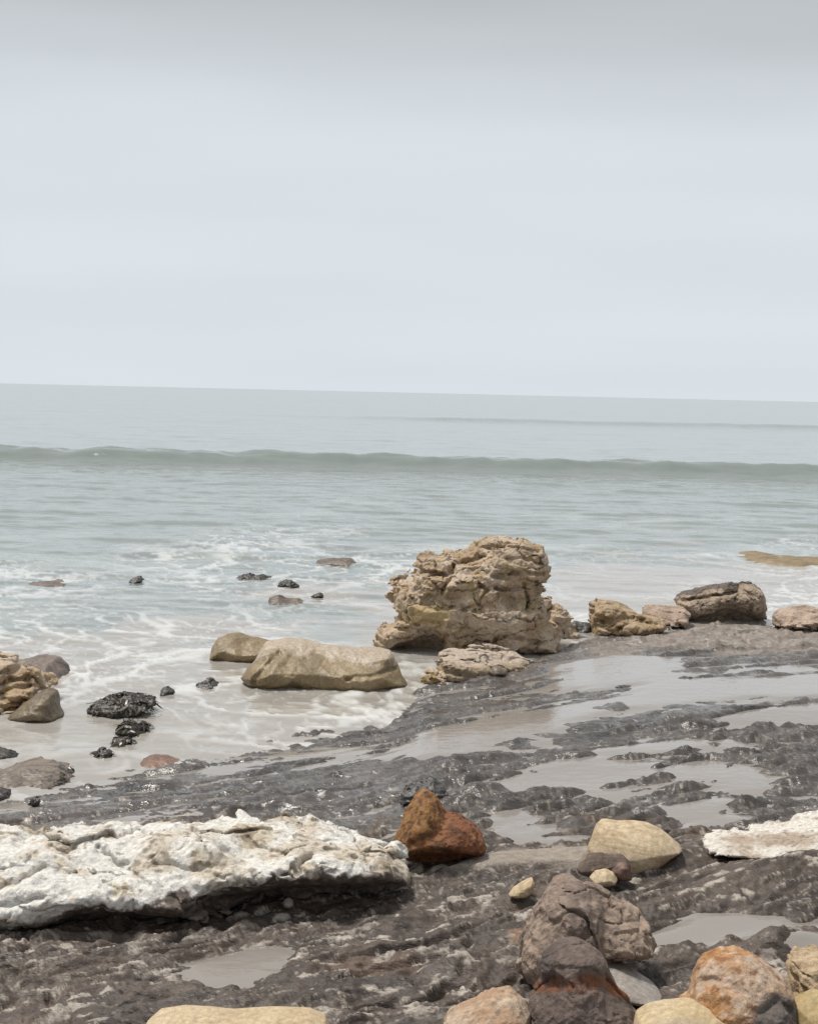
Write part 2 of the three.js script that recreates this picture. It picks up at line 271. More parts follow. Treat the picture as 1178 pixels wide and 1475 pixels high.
function surf(x, d, o) {
  const s = d - shoreAt(x), shelter = 0.4 + 0.6 * step(2, 12, s);
  let h = swell(x, d) * (d < 40 ? shelter : 1);
  const wx = x + 0.55 * fbm(x * 0.7, d * 0.45, 3, 3), wd = d + 0.9 * fbm(x * 0.6 + 20, d * 0.4, 8, 3);
  const area = step(-0.12, 0.42, fbm(x * 0.22 + 5, d * 0.16, 2, 3) + 0.34 * Math.exp(-(((d - 19.5) / 5) ** 2)) + 0.1 * Math.exp(-(((d - 13) / 3) ** 2)) - 0.5 * step(26, 36, d));
  const l1 = 1 - 6.5 * Math.abs(noise(wx * 0.75, wd * 0.75, 1)), l2 = 1 - 6.5 * Math.abs(noise(wx * 1.9, wd * 1.6, 4)), l3 = 1 - 5 * Math.abs(noise(wx * 5, wd * 4, 6));
  const fray = 0.55 * noise(wx * 6, wd * 5, 13) + 0.4 * noise(wx * 15, wd * 11, 19);
  let foam = area * clamp(step(0.3, 0.95, l1 + fray) * 0.8 + step(0.4, 1.0, l2 + fray) * 0.65 + step(0.5, 1.05, l3 + fray) * 0.4);
  const froth = step(0.18, 0.5, fbm(x * 0.3 + 40, d * 0.45, 31, 4) + 0.28 * Math.exp(-(((d - 19) / 3) ** 2)) - 0.12 - 0.5 * step(24, 30, d)); foam = Math.max(foam, froth * clamp(0.45 + fray * 1.3));
  foam = clamp(foam);
  const churn = fbm(x * 0.35, d * 0.3, 71, 3), plume = fbm(wx * 0.8, wd * 1.1, 50, 4), silt = step(0.1, -0.1, s / 9 - 0.75 + churn * 0.9 + plume * 0.5);   // sand stirred up by the surf, in ragged plumes
  let c = mix3([0.212, 0.242, 0.232], [0.34, 0.318, 0.292], silt);
  c = mix3(c, [0.385, 0.36, 0.33], silt * step(0.05, 0.3, plume) * 0.5); c = mix3(c, [0.3, 0.335, 0.315], (1 - silt) * step(0.05, 0.4, churn + 0.6 * plume - 0.6 * step(30, 42, d)) * 0.7);
  c = mix3(c, [0.74, 0.745, 0.73], foam * 0.82);
  o.h = h + foam * 0.012; o.c = c; return o;
}
{
  const rows = []; spread(rows, 7.6, 44, 330, 2); spread(rows, 44, 55, 120); spread(rows, 55, 260, 130, 2); spread(rows, 260, 9000, 50, 2); rows.push(9000);
  const o = {}, geo = gridMesh(rows, d => 0.33 * d + 1.4, 760, (x, d) => surf(x, d, o));
  const bump = rippleBump.clone(); bump.repeat.set(5, 9); bump.needsUpdate = true;
  add(new THREE.Mesh(geo, new THREE.MeshPhysicalMaterial({ vertexColors: true, roughness: 0.13, ior: 1.33, bumpMap: bump, bumpScale: 0.012 })), 'sea', { kind: 'structure', label: 'grey green sea with a low unbroken wave and lacy foam', category: 'sea' });
}
console.log('sea');

// ---------- rocks ----------
function surfaceNet(field, lo, hi, cell) {
  const nx = Math.ceil((hi[0] - lo[0]) / cell) + 1, ny = Math.ceil((hi[1] - lo[1]) / cell) + 1, nz = Math.ceil((hi[2] - lo[2]) / cell) + 1, f = field(nx, ny, nz);
  const id = new Int32Array(nx * ny * nz).fill(-1), pos = [], idx = [], sy = nx, sz = nx * ny, corner = [0, 1, sy, sy + 1, sz, sz + 1, sz + sy, sz + sy + 1];
  const edges = [[0, 1], [2, 3], [4, 5], [6, 7], [0, 2], [1, 3], [4, 6], [5, 7], [0, 4], [1, 5], [2, 6], [3, 7]];
  for (let k = 0; k < nz - 1; k++) for (let j = 0; j < ny - 1; j++) for (let i = 0; i < nx - 1; i++) {
    const b = i + j * sy + k * sz; let m = 0; for (let c = 0; c < 8; c++) if (f[b + corner[c]] < 0) m |= 1 << c;
    if (m === 0 || m === 255) continue;
    let x = 0, y = 0, z = 0, n = 0;
    for (const [p, q] of edges) { const u = f[b + corner[p]], v = f[b + corner[q]]; if ((u < 0) === (v < 0)) continue; const t = u / (u - v); x += mix(p & 1, q & 1, t); y += mix((p >> 1) & 1, (q >> 1) & 1, t); z += mix(p >> 2, q >> 2, t); n++; }
    id[b] = pos.length / 3; pos.push(lo[0] + (i + x / n) * cell, lo[1] + (j + y / n) * cell, lo[2] + (k + z / n) * cell);
  }
  const quad = (a, b, c, d, flip) => { if (a < 0 || b < 0 || c < 0 || d < 0) return; flip ? idx.push(a, c, b, a, d, c) : idx.push(a, b, c, a, c, d); };
  for (let k = 1; k < nz - 1; k++) for (let j = 1; j < ny - 1; j++) for (let i = 1; i < nx - 1; i++) {
    const b = i + j * sy + k * sz, s = f[b] < 0;
    if (s !== f[b + 1] < 0) quad(id[b - sy - sz], id[b - sz], id[b], id[b - sy], !s);
    if (s !== f[b + sy] < 0) quad(id[b - 1 - sz], id[b - 1], id[b], id[b - sz], !s);
    if (s !== f[b + sz] < 0) quad(id[b - 1 - sy], id[b - sy], id[b], id[b - 1], !s);
  }
  const up = new Int32Array(pos.length / 3).map((_, i) => i), root = i => { while (up[i] !== i) i = up[i] = up[up[i]]; return i; };
  for (let t = 0; t < idx.length; t += 3) { const a = root(idx[t]); up[root(idx[t + 1])] = a; up[root(idx[t + 2])] = a; }
  const size = new Map(); let most = 0, main = 0; for (let t = 0; t < idx.length; t += 3) { const r = root(idx[t]), c = (size.get(r) ?? 0) + 1; size.set(r, c); if (c > most) { most = c; main = r; } }
  const keep = []; for (let t = 0; t < idx.length; t += 3) if (root(idx[t]) === main) keep.push(idx[t], idx[t + 1], idx[t + 2]);      // no crumbs left hanging in the air
  return { pos: new Float32Array(pos), idx: new Uint32Array(keep) };
}
const STYLE = {   // [frequency per metre, height in metres] of the relief; joints; bedding
  tan: { noise: [[2.2, 0.06], [5.5, 0.03], [13, 0.018], [30, 0.011], [64, 0.006]], joints: [2.7, 0.08], flat: 2.5, blocks: 1, strata: [12, 0.034] },
  white: { noise: [[2.6, 0.045], [7, 0.017], [17, 0.009], [46, 0.0045]], joints: [3.4, 0.036], blocks: 1.1 },
  shelf: { noise: [[3, 0.03], [9, 0.012], [24, 0.007], [55, 0.004]] },
  angular: { noise: [[4, 0.02], [11, 0.01], [30, 0.005], [75, 0.0025]], joints: [5.5, 0.022], blocks: 1.2 },
  slab: { noise: [[3, 0.02], [9, 0.008], [24, 0.004]] },
  ochre: { noise: [[4, 0.03], [10, 0.015], [28, 0.006]], joints: [6, 0.03], strata: [16, 0.014] },
  log: { noise: [[4, 0.03], [10, 0.018], [28, 0.008]], joints: [5, 0.02], strata: [22, 0.008] },
  olive: { noise: [[2.2, 0.035], [6, 0.012], [18, 0.004]], strata: [9, 0.005] },
  black: { noise: [[9, 0.02], [24, 0.011], [55, 0.006]], joints: [14, 0.012], strata: [30, 0.01] },
  plain: { noise: [[4, 0.022], [10, 0.009], [26, 0.004], [70, 0.0018]] },
  rust: { noise: [[4, 0.018], [11, 0.009], [30, 0.0045], [75, 0.0025]] },
};
const styleOf = { tan: 'tan', paletop: 'tan', pinktan: 'ochre', white: 'white', white2: 'shelf', ochre: 'ochre', ochrecream: 'plain', log: 'log', olive: 'olive', wedge: 'olive', slab: 'slab', black: 'black', wetdark: 'black', rust: 'rust', brown: 'angular', brownpink: 'angular', darkrust: 'angular', orange: 'rust' };
const PAINT = {   // colours of each rock, mostly mineral, by place in the rock
  tan(x, y, z, n, m, f) { let c = mix3([0.62, 0.495, 0.375], [0.49, 0.355, 0.225], step(-0.3, 0.4, n)); c = mix3(c, [0.47, 0.33, 0.13], step(0.12, 0.4, m) * 0.6); return mix3(c, [0.3, 0.215, 0.14], step(0.28, 0.55, f + 0.4 * n) * 0.6); },
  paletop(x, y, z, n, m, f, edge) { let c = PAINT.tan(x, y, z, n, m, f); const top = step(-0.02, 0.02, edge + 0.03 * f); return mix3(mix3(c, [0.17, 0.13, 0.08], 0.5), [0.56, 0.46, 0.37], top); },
  pinktan(x, y, z, n, m, f) { return mix3(mix3([0.57, 0.43, 0.34], [0.36, 0.27, 0.2], step(-0.2, 0.4, n)), [0.14, 0.11, 0.1], step(0.25, 0.5, f) * 0.6); },
  ochre(x, y, z, n, m, f) { let c = mix3([0.55, 0.41, 0.26], [0.38, 0.26, 0.14], step(-0.3, 0.4, n)); c = mix3(c, [0.52, 0.41, 0.31], step(0.05, 0.4, m) * 0.8); return mix3(c, [0.12, 0.09, 0.07], step(0.25, 0.55, f) * 0.6); },
  ochrecream(x, y, z, n, m, f) { return mix3([0.55, 0.43, 0.22], [0.4, 0.28, 0.12], step(-0.2, 0.5, n + 0.3 * f)); },
  olive(x, y, z, n, m, f, edge) { const c = mix3([0.35, 0.255, 0.135], [0.25, 0.18, 0.095], step(-0.3, 0.4, n + 0.3 * f)); return mix3(c, [0.55, 0.45, 0.345], edge ? step(-0.03, 0.03, edge + 0.05 * m + 0.03 * f) * 0.9 : 0); },  // olive brown, paler above the edge line
  wedge(x, y, z, n, m, f) { return mix3(mix3([0.22, 0.165, 0.1], [0.15, 0.11, 0.065], step(-0.3, 0.3, n)), [0.4, 0.3, 0.19], step(0.25, 0.5, m) * 0.6); },
  wetbrown(x, y, z, n, m, f) { return mix3([0.24, 0.18, 0.12], [0.15, 0.11, 0.08], step(-0.3, 0.3, n + f * 0.4)); },
  wetbrown2(x, y, z, n, m, f) { return mix3([0.25, 0.19, 0.15], [0.13, 0.1, 0.085], step(-0.3, 0.3, n + f * 0.5)); },
  redwet(x, y, z, n, m, f) { return mix3([0.3, 0.17, 0.12], [0.16, 0.085, 0.06], step(-0.3, 0.3, n + f * 0.4)); },
  wetdark(x, y, z, n, m, f) { return mix3([0.1, 0.09, 0.085], [0.05, 0.044, 0.042], step(-0.3, 0.3, n + f * 0.5)); },
  black(x, y, z, n, m, f) { return mix3(mix3([0.06, 0.05, 0.042], [0.03, 0.026, 0.023], step(-0.3, 0.3, n)), [0.16, 0.14, 0.11], step(0.3, 0.55, f) * 0.5); },
  slab(x, y, z, n, m, f) { let c = mix3([0.25, 0.195, 0.15], [0.15, 0.115, 0.09], step(-0.3, 0.3, noise(x * 3, y * 40 + z * 20, 5) + n)); return mix3(c, [0.035, 0.03, 0.026], step(0.2, 0.3, x + 0.25 * f + 0.25 * n + 0.05)); },
  log(x, y, z, n, m, f, edge) { let c = mix3([0.5, 0.39, 0.295], [0.33, 0.25, 0.18], step(-0.3, 0.3, n)); c = mix3(c, [0.085, 0.07, 0.06], step(0.2, 0.45, f + 0.5 * m) * 0.85); return mix3(c, [0.1, 0.085, 0.08], step(-0.01, 0.02, edge + 0.05 * n) * 0.8); },
  rust(x, y, z, n, m, f) { const west = step(-0.2, 0.16, -x + y * 0.45 - 0.13 + 0.2 * n + 0.12 * f); let c = mix3([0.27, 0.1, 0.04], [0.335, 0.172, 0.053], west); c = mix3(c, [0.09, 0.035, 0.017], step(-0.05, 0.3, f + 0.35 * m) * 0.8); return mix3(c, [0.5, 0.32, 0.15], step(0.25, 0.5, -f + 0.2 * n) * 0.4); },
  cream(x, y, z, n, m, f) { const g = noise(x * 2.2, (y + 0.13 * x) * 55 + 3 * n, z * 12), g2 = noise(x * 1.6 + 9, (y + 0.13 * x) * 130, z * 30); let c = mix3([0.66, 0.52, 0.345], [0.53, 0.395, 0.235], step(0.0, 0.5, g + 0.4 * g2)); return mix3(c, [0.33, 0.23, 0.12], step(0.4, 0.65, g2 + 0.4 * n) * 0.5); },
  creamplain(x, y, z, n, m, f) { return mix3(mix3([0.64, 0.505, 0.325], [0.54, 0.4, 0.235], step(-0.2, 0.45, n)), [0.4, 0.28, 0.15], step(0.3, 0.6, f) * 0.4); },
  creamgrey(x, y, z, n, m, f) { let c = mix3([0.64, 0.51, 0.32], [0.55, 0.405, 0.22], step(-0.2, 0.4, n)); const q = step(0.06, -0.01, Math.hypot((x + 0.05) * 0.7, y - 0.02, (z - 0.17) * 0.8) - 0.075 + 0.05 * n); return mix3(c, [0.3, 0.265, 0.24], q * 0.8); },
  brown(x, y, z, n, m, f) { let c = mix3([0.32, 0.235, 0.185], [0.2, 0.148, 0.12], step(-0.25, 0.4, n)); const pale = step(-0.05, 0.12, Math.abs(x + 0.03) - 0.1 + 0.14 * n + 0.1 * f); c = mix3(c, [0.42, 0.315, 0.24], pale * 0.85 * step(-0.25, 0.15, f + 0.12)); return mix3(c, [0.37, 0.275, 0.225], step(0.15, 0.45, f + 0.2 * m) * 0.7); },
  brownpink(x, y, z, n, m, f) { let c = mix3([0.42, 0.31, 0.235], [0.25, 0.165, 0.125], step(-0.15, 0.25, n)); c = mix3(c, [0.13, 0.085, 0.07], step(0.1, 0.35, m + 0.4 * f) * 0.8); return mix3(c, [0.5, 0.385, 0.3], step(0.3, 0.5, f - m * 0.4) * 0.6); },
  brown2(x, y, z, n, m, f) { return mix3(mix3([0.24, 0.17, 0.12], [0.14, 0.1, 0.078], step(-0.3, 0.3, n)), [0.34, 0.26, 0.2], step(0.25, 0.5, f) * 0.5); },
  redstone(x, y, z, n, m, f) { return mix3(mix3([0.23, 0.12, 0.09], [0.13, 0.075, 0.062], step(-0.3, 0.3, n)), [0.4, 0.27, 0.22], step(0.2, 0.5, f) * 0.5); },
  darkrust(x, y, z, n, m, f) { let c = mix3([0.18, 0.132, 0.11], [0.1, 0.076, 0.067], step(-0.3, 0.3, n)); c = mix3(c, [0.25, 0.19, 0.165], step(0.28, 0.5, f) * 0.6); const b = Math.abs(y - 0.42 * z - 0.125 + 0.04 * n); return mix3(c, mix3([0.25, 0.09, 0.03], [0.14, 0.055, 0.028], step(-0.2, 0.3, m + f)), step(0.04, 0.01, b + 0.03 * f) * 0.9); },
  orange(x, y, z, n, m, f) { let c = mix3([0.5, 0.255, 0.1], [0.53, 0.385, 0.28], step(-0.1, 0.3, n)); c = mix3(c, [0.6, 0.49, 0.4], step(0.15, 0.4, f + 0.3 * m) * 0.65); c = mix3(c, [0.27, 0.11, 0.045], step(0.15, 0.4, -f + 0.4 * m) * 0.7); return mix3(c, [0.17, 0.14, 0.125], step(0.02, -0.03, Math.hypot((x - 0.1) * 0.8, y - 0.06, (z - 0.15) * 0.6) - 0.1 + 0.06 * n)); },
  greyslab(x, y, z, n, m, f) { return mix3(mix3([0.42, 0.375, 0.335], [0.34, 0.3, 0.27], step(-0.3, 0.3, n)), [0.24, 0.2, 0.18], step(0.25, 0.5, f) * 0.5); },
  speckled(x, y, z, n, m, f) { let c = mix3([0.58, 0.45, 0.33], [0.48, 0.31, 0.2], step(-0.1, 0.4, n)); return mix3(c, [0.24, 0.17, 0.13], step(0.22, 0.42, f) * 0.7); },
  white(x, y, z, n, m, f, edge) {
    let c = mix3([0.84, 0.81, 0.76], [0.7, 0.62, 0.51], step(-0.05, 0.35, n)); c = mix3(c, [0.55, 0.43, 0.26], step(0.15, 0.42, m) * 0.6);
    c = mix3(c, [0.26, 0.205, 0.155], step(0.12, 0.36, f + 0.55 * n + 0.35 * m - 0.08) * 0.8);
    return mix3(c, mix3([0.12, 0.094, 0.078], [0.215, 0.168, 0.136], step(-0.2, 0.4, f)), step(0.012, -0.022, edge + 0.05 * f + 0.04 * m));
  },
  white2(x, y, z, n, m, f) { let c = mix3([0.8, 0.75, 0.68], [0.5, 0.4, 0.31], step(-0.05, 0.35, n)); return mix3(c, [0.2, 0.16, 0.13], step(0.2, 0.45, f + 0.3 * n) * 0.7); },
};
const rockMaterials = {};
function rockMaterial(kind) {
  const key = /wet|black|olive|wedge|slab/.test(kind) ? 'wet' : /cream/.test(kind) ? 'worn' : 'rough';
  if (!rockMaterials[key]) { const b = grainBump.clone(), t = grainTint.clone(); for (const q of [b, t]) { q.repeat.set(3.7, 3.7); q.needsUpdate = true; } rockMaterials[key] = new THREE.MeshStandardMaterial({ vertexColors: true, map: t, bumpMap: b, bumpScale: { wet: 0.004, worn: 0.0014, rough: 0.006 }[key], roughness: { wet: 0.48, worn: 0.7, rough: 0.84 }[key] }); }
  return rockMaterials[key];
}
const taken = {};
function numbered(name) { const n = taken[name] = (taken[name] ?? -1) + 1; return n ? `${name}_${String(n).padStart(3, '0')}` : name; }
function rock(name, label, category, group, o) {
  const st = STYLE[styleOf[o.kind] ?? 'plain'], levels = (o.noise ?? st.noise), gain = o.rough ?? 1, R = o.R, T = o.T, flat = Math.min(R, T), sd = o.seed * 13.7;
  const b = boxOf(o.outline), pad = 0.07 + 2 * o.cell, mid = (b[1] + b[3]) / 2, lean = Math.abs(o.tilt) * (b[3] - b[1]) / 2, lo = [b[0] - pad, b[1] - pad, -T - lean - pad], hi = [b[2] + pad, b[3] + pad, T + lean + pad], cell = o.cell;
  const bound = levels.reduce((q, l) => q + l[1] * gain * 0.75, 0) + (st.joints ? st.joints[1] : 0) + 0.02 + cell * 2, strata = o.strata ?? st.strata, dents = o.dents ?? [], grooves = (o.grooves ?? []).map(q => [...q, boxOf(q[0])]), deepest = dents.reduce((q, e) => Math.max(q, Math.abs(e[4])), 0.02) + (grooves.length ? 0.08 : 0), small = Math.min(1, (b[2] - b[0]) / 0.5);
  const geo = surfaceNet((nx, ny, nz) => {
    const f = new Float32Array(nx * ny * nz), sz = nx * ny;
    for (let j = 0; j < ny; j++) for (let i = 0; i < nx; i++) {
      const x = lo[0] + i * cell, y = lo[1] + j * cell, d2 = insideDistance(o.outline, x, y), p = Math.max(0, 1 + d2 / R), shift = o.tilt * (y - mid);
      for (let k = 0; k < nz; k++) {
        const z = lo[2] + k * cell, q = z + shift; let v = (Math.hypot(p, q / T) - 1) * flat;
        if (Math.abs(v) < bound + deepest) {
          const front = step(-0.25 * T, 0.35 * T, q), yf = y - o.slope * z;
          if (front > 0 && (dents.length || grooves.length)) {
            let carve = 0;
            for (const [cx, cy, rx, ry, a] of dents) { const e = ((x - cx) / rx) ** 2 + ((yf - cy) / ry) ** 2; if (e < 6) carve += a * Math.exp(-e); }
            if (grooves.length) { const gx = x + 0.015 * noise(x * 18, y * 18, sd), gy = yf + 0.015 * noise(x * 18, y * 18, sd + 5); for (const [pts, w, dp, gb] of grooves) { if (gx < gb[0] - 3 * w || gx > gb[2] + 3 * w || gy < gb[1] - 3 * w || gy > gb[3] + 3 * w) continue; const e = (lineDistance(pts, gx, gy) / w) ** 2; if (e < 6) carve += dp * Math.exp(-e); } }
            v += carve * front;
          }
          if (Math.abs(v) < bound) {
          let r = 0;
          for (let l = 0; l < levels.length; l++) { const [fr, am] = levels[l], n = noise(x * fr + sd, y * fr + l * 9, z * fr + sd * 0.3); r += am * gain * (l ? (0.32 - Math.abs(n)) * 1.7 : n) * (fr < 5 ? small : 1); }
          if (st.joints) { const [fr, am] = st.joints, e = cellEdge(x * fr + sd + 0.5 * noise(x * 5, y * 5, z * 5) + 0.16 * noise(x * 16, y * 16, z * 16), y * fr * (st.flat ?? 1.5) + 0.22 * noise(x * 13 + 4, y * 13, z * 13), z * fr + 0.3 * noise(x * 6, y * 6 + 8, z * 6)); r += am * small * (0.6 * step(0, 0.1, e) * clamp(0.75 + 1.6 * noise(x * 4 + 3, y * 4, z * 4)) - 0.7 + (st.blocks ?? 0.7) * (cellId[0] - 0.25) * step(0, 0.05, e)); }
          if (strata) { const [fr, am] = strata; r += am * (saw(-(y + 0.12 * x + 0.05 * noise(x * 3, y * 3, z * 3 + sd)) * fr) - 0.5) * clamp(0.6 + noise(x * 3 + 7, y * 3, z * 3 + sd)); }
          v -= r;
          }
        }
        f[i + j * nx + k * sz] = v;
      }
    }
    return f;
  }, lo, hi, cell);
  const n = geo.pos.length / 3, col = new Float32Array(n * 3), paint = PAINT[o.kind];
  for (let i = 0; i < n; i++) {
    const x = geo.pos[i * 3], y = geo.pos[i * 3 + 1], z = geo.pos[i * 3 + 2];
    const c1 = fbm(x * 4 + sd, y * 4, z * 4, 4), c2 = fbm(x * 7 + sd + 30, y * 7, z * 7, 3), c3 = fbm(x * 26, y * 26 + sd, z * 26, 4);
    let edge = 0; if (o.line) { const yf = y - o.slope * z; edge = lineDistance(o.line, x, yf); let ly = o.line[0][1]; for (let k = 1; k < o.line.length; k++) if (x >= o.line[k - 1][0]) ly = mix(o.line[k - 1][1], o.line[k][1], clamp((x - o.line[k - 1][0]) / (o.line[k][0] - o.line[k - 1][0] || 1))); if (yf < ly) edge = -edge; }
    let c = paint(x, y, z, c1, c2, c3, edge); const v = 1 + 0.14 * c3;
    for (const [cx, cy, rx, ry, tone, share] of o.stains ?? []) { const e = Math.hypot((x - cx) / rx, (y - o.slope * z - cy) / ry); if (e < 2) c = mix3(c, tone, share * step(1.1, 0.75, e + 0.55 * c2 + 0.45 * c3)); }
    for (let k = 0; k < 3; k++) col[i * 3 + k] = clamp(c[k] * v, 0.01, 0.85);
  }
  const whole = new THREE.BufferGeometry(); whole.setAttribute('position', new THREE.BufferAttribute(geo.pos, 3)); whole.setIndex(new THREE.BufferAttribute(geo.idx, 1)); whole.computeVertexNormals();
  const nor = whole.attributes.normal.array, copyOf = new Int32Array(n * 3).fill(-1), P = [], N = [], C = [], U = [], I = new Uint32Array(geo.idx.length);
  for (let t = 0; t < geo.idx.length; t += 3) {                 // each face takes its grain from the side it looks to most
    let ax = 0, ay = 0, az = 0; for (let k = 0; k < 3; k++) { const v = geo.idx[t + k] * 3; ax += nor[v]; ay += nor[v + 1]; az += nor[v + 2]; }
    ax = Math.abs(ax); ay = Math.abs(ay); az = Math.abs(az); const side = ax > ay && ax > az ? 0 : ay > az ? 1 : 2;
    for (let k = 0; k < 3; k++) {
      const v = geo.idx[t + k]; let w = copyOf[v * 3 + side];
      if (w < 0) { w = copyOf[v * 3 + side] = P.length / 3; const x = geo.pos[v * 3], y = geo.pos[v * 3 + 1], z = geo.pos[v * 3 + 2]; P.push(x, y, z); N.push(nor[v * 3], nor[v * 3 + 1], nor[v * 3 + 2]); C.push(col[v * 3], col[v * 3 + 1], col[v * 3 + 2]); side === 0 ? U.push(z + sd, y) : side === 1 ? U.push(x + sd, z) : U.push(x + sd, y); }
      I[t + k] = w;
    }
  }
  const g = new THREE.BufferGeometry(); g.setAttribute('position', new THREE.BufferAttribute(new Float32Array(P), 3)); g.setAttribute('normal', new THREE.BufferAttribute(new Float32Array(N), 3)); g.setAttribute('color', new THREE.BufferAttribute(new Float32Array(C), 3)); g.setAttribute('uv', new THREE.BufferAttribute(new Float32Array(U), 2)); g.setIndex(new THREE.BufferAttribute(I, 1));
  const m = add(new THREE.Mesh(g, rockMaterial(o.kind)), numbered(name), { label, category });
  if (group) m.userData.group = group;
  m.position.set(...o.at);
  if (o.weed) m.add(seaweed(P, N, o));
  return m;
}
const weedMaterial = new THREE.MeshStandardMaterial({ vertexColors: true, roughness: 0.35, side: THREE.DoubleSide });
function seaweed(P, N, o) {                 // short wet straps of weed lying over the stone
  const rnd = rngFrom(o.seed * 977 + 5), pos = [], col = [], idx = [], [count, from] = o.weed, verts = P.length / 3;
  for (let made = 0, tries = 0; made < count && tries < 40000; tries++) {
    const v = Math.floor(rnd() * verts) * 3; if (N[v + 1] < 0.15 || P[v] < from || P[v + 1] < -0.02) continue; made++;
    const way = rnd() * 6.283, up = new THREE.Vector3(N[v], N[v + 1], N[v + 2]), dir = new THREE.Vector3(Math.cos(way), -0.35, Math.sin(way)).addScaledVector(up, -0.6 * (Math.cos(way) * N[v] + Math.sin(way) * N[v + 2])).normalize(), p = new THREE.Vector3(P[v], P[v + 1], P[v + 2]).addScaledVector(up, 0.004);
    const wide = 0.004 + 0.006 * rnd(), seg = 0.012 + 0.012 * rnd(), tone = 0.5 + rnd(), first = pos.length / 3;
    for (let k = 0; k < 5; k++) {
      const side = new THREE.Vector3().crossVectors(dir, up).normalize().multiplyScalar(wide * (k === 4 ? 0.35 : 1));
      pos.push(p.x + side.x, p.y + side.y, p.z + side.z, p.x - side.x, p.y - side.y, p.z - side.z); for (let q = 0; q < 2; q++) col.push(0.05 * tone, 0.04 * tone, 0.022 * tone);
      if (k) { const b = first + k * 2; idx.push(b - 2, b - 1, b, b - 1, b + 1, b); }
      dir.x += (rnd() - 0.5) * 0.7; dir.z += (rnd() - 0.5) * 0.7; dir.y += (rnd() - 0.55) * 0.5; dir.normalize(); p.addScaledVector(dir, seg);
    }
  }
  const g = new THREE.BufferGeometry(); g.setAttribute('position', new THREE.BufferAttribute(new Float32Array(pos), 3)); g.setAttribute('color', new THREE.BufferAttribute(new Float32Array(col), 3)); g.setIndex(idx); g.computeVertexNormals();
  const w = new THREE.Mesh(g, weedMaterial); w.name = 'seaweed'; w.userData.kind = 'stuff'; w.castShadow = w.receiveShadow = true; return w;
}
rock("sea_rock", "tall craggy tan rock stack rising out of the surf", "rock", null, {"at": [0.563, -0.02, -15.104], "outline": [[-0.836, -0.031], [-0.83, 0.057], [-0.768, 0.147], [-0.705, 0.219], [-0.675, 0.326], [-0.693, 0.451], [-0.7, 0.576], [-0.651, 0.628], [-0.577, 0.654], [-0.486, 0.725], [-0.457, 0.843], [-0.387, 0.875], [-0.275, 0.852], [-0.145, 0.899], [0.022, 0.913], [0.096, 0.964], [0.207, 1.021], [0.357, 1.015], [0.506, 0.991], [0.6, 0.957], [0.684, 0.941], [0.712, 0.842], [0.74, 0.734], [0.728, 0.554], [0.704, 0.509], [0.732, 0.375], [0.769, 0.251], [0.843, 0.147], [0.889, 0.007], [0.366, -0.093], [-0.183, -0.122], [-0.587, -0.079]], "T": 0.52, "kind": "tan", "seed": 3, "cell": 0.0095, "grooves": [[[[-0.496, 0.731], [-0.384, 0.707], [-0.264, 0.684], [-0.181, 0.695], [-0.131, 0.789]], 0.022, 0.07], [[[-0.132, 0.799], [-0.139, 0.665], [-0.215, 0.592], [-0.247, 0.517]], 0.024, 0.09], [[[-0.109, 0.784], [0.019, 0.843], [0.165, 0.876]], 0.02, 0.05], [[[0.226, 0.673], [0.391, 0.718], [0.52, 0.724], [0.705, 0.716]], 0.02, 0.06], [[[0.248, 0.562], [0.359, 0.546], [0.497, 0.575]], 0.022, 0.07], [[[0.099, 0.599], [0.174, 0.545], [0.103, 0.432], [-0.043, 0.354]], 0.02, 0.05], [[[-0.498, 0.437], [-0.324, 0.493], [-0.206, 0.384]], 0.02, 0.05], [[[-0.136, 0.386], [-0.228, 0.346], [-0.395, 0.361]], 0.018, 0.04], [[[0.163, 0.963], [0.347, 0.976], [0.514, 0.962], [0.662, 0.928]], 0.014, 0.035], [[[0.351, 0.847], [0.498, 0.869], [0.684, 0.817]], 0.014, 0.04], [[[0.524, 0.609], [0.564, 0.48], [0.549, 0.368]], 0.018, 0.05], [[[-0.168, 0.183], [-0.22, 0.033], [-0.255, -0.062]], 0.02, 0.07], [[[-0.659, 0.582], [-0.565, 0.547], [-0.582, 0.453]], 0.018, 0.05], [[[-0.484, 0.213], [-0.374, 0.253], [-0.151, 0.221]], 0.018, 0.05], [[[0.549, 0.368], [0.678, 0.371], [0.734, 0.353]], 0.018, 0.05], [[[-0.313, 0.831], [-0.301, 0.72]], 0.01, 0.03], [[[0.26, 0.1], [0.408, 0.122], [0.65, 0.071]], 0.02, 0.05]], "dents": [[-0.335, 0.03, 0.147, 0.138, 0.36], [-0.571, -0.022, 0.138, 0.083, 0.24], [0.074, 0.114, 0.147, 0.129, 0.09], [0.399, 0.439, 0.147, 0.092, 0.07], [-0.294, 0.804, 0.147, 0.073, -0.05], [-0.326, 0.59, 0.165, 0.073, -0.05], [-0.067, 0.596, 0.165, 0.11, -0.06], [-0.148, 0.109, 0.073, 0.165, -0.07], [-0.377, 0.402, 0.129, 0.073, 0.03], [0.182, 0.266, 0.202, 0.11, -0.05], [0.653, 0.612, 0.055, 0.11, 0.03], [-0.684, 0.078, 0.11, 0.092, -0.06], [0.353, 0.773, 0.239, 0.092, -0.05], [-0.42, 0.643, 0.11, 0.046, -0.03]], "stains": [[-0.375, 0.309, 0.239, 0.11, [0.5, 0.36, 0.15], 0.7], [0.584, 0.424, 0.092, 0.073, [0.5, 0.38, 0.2], 0.7]], "slope": 0.154, "tilt": 0.32, "R": 0.42});
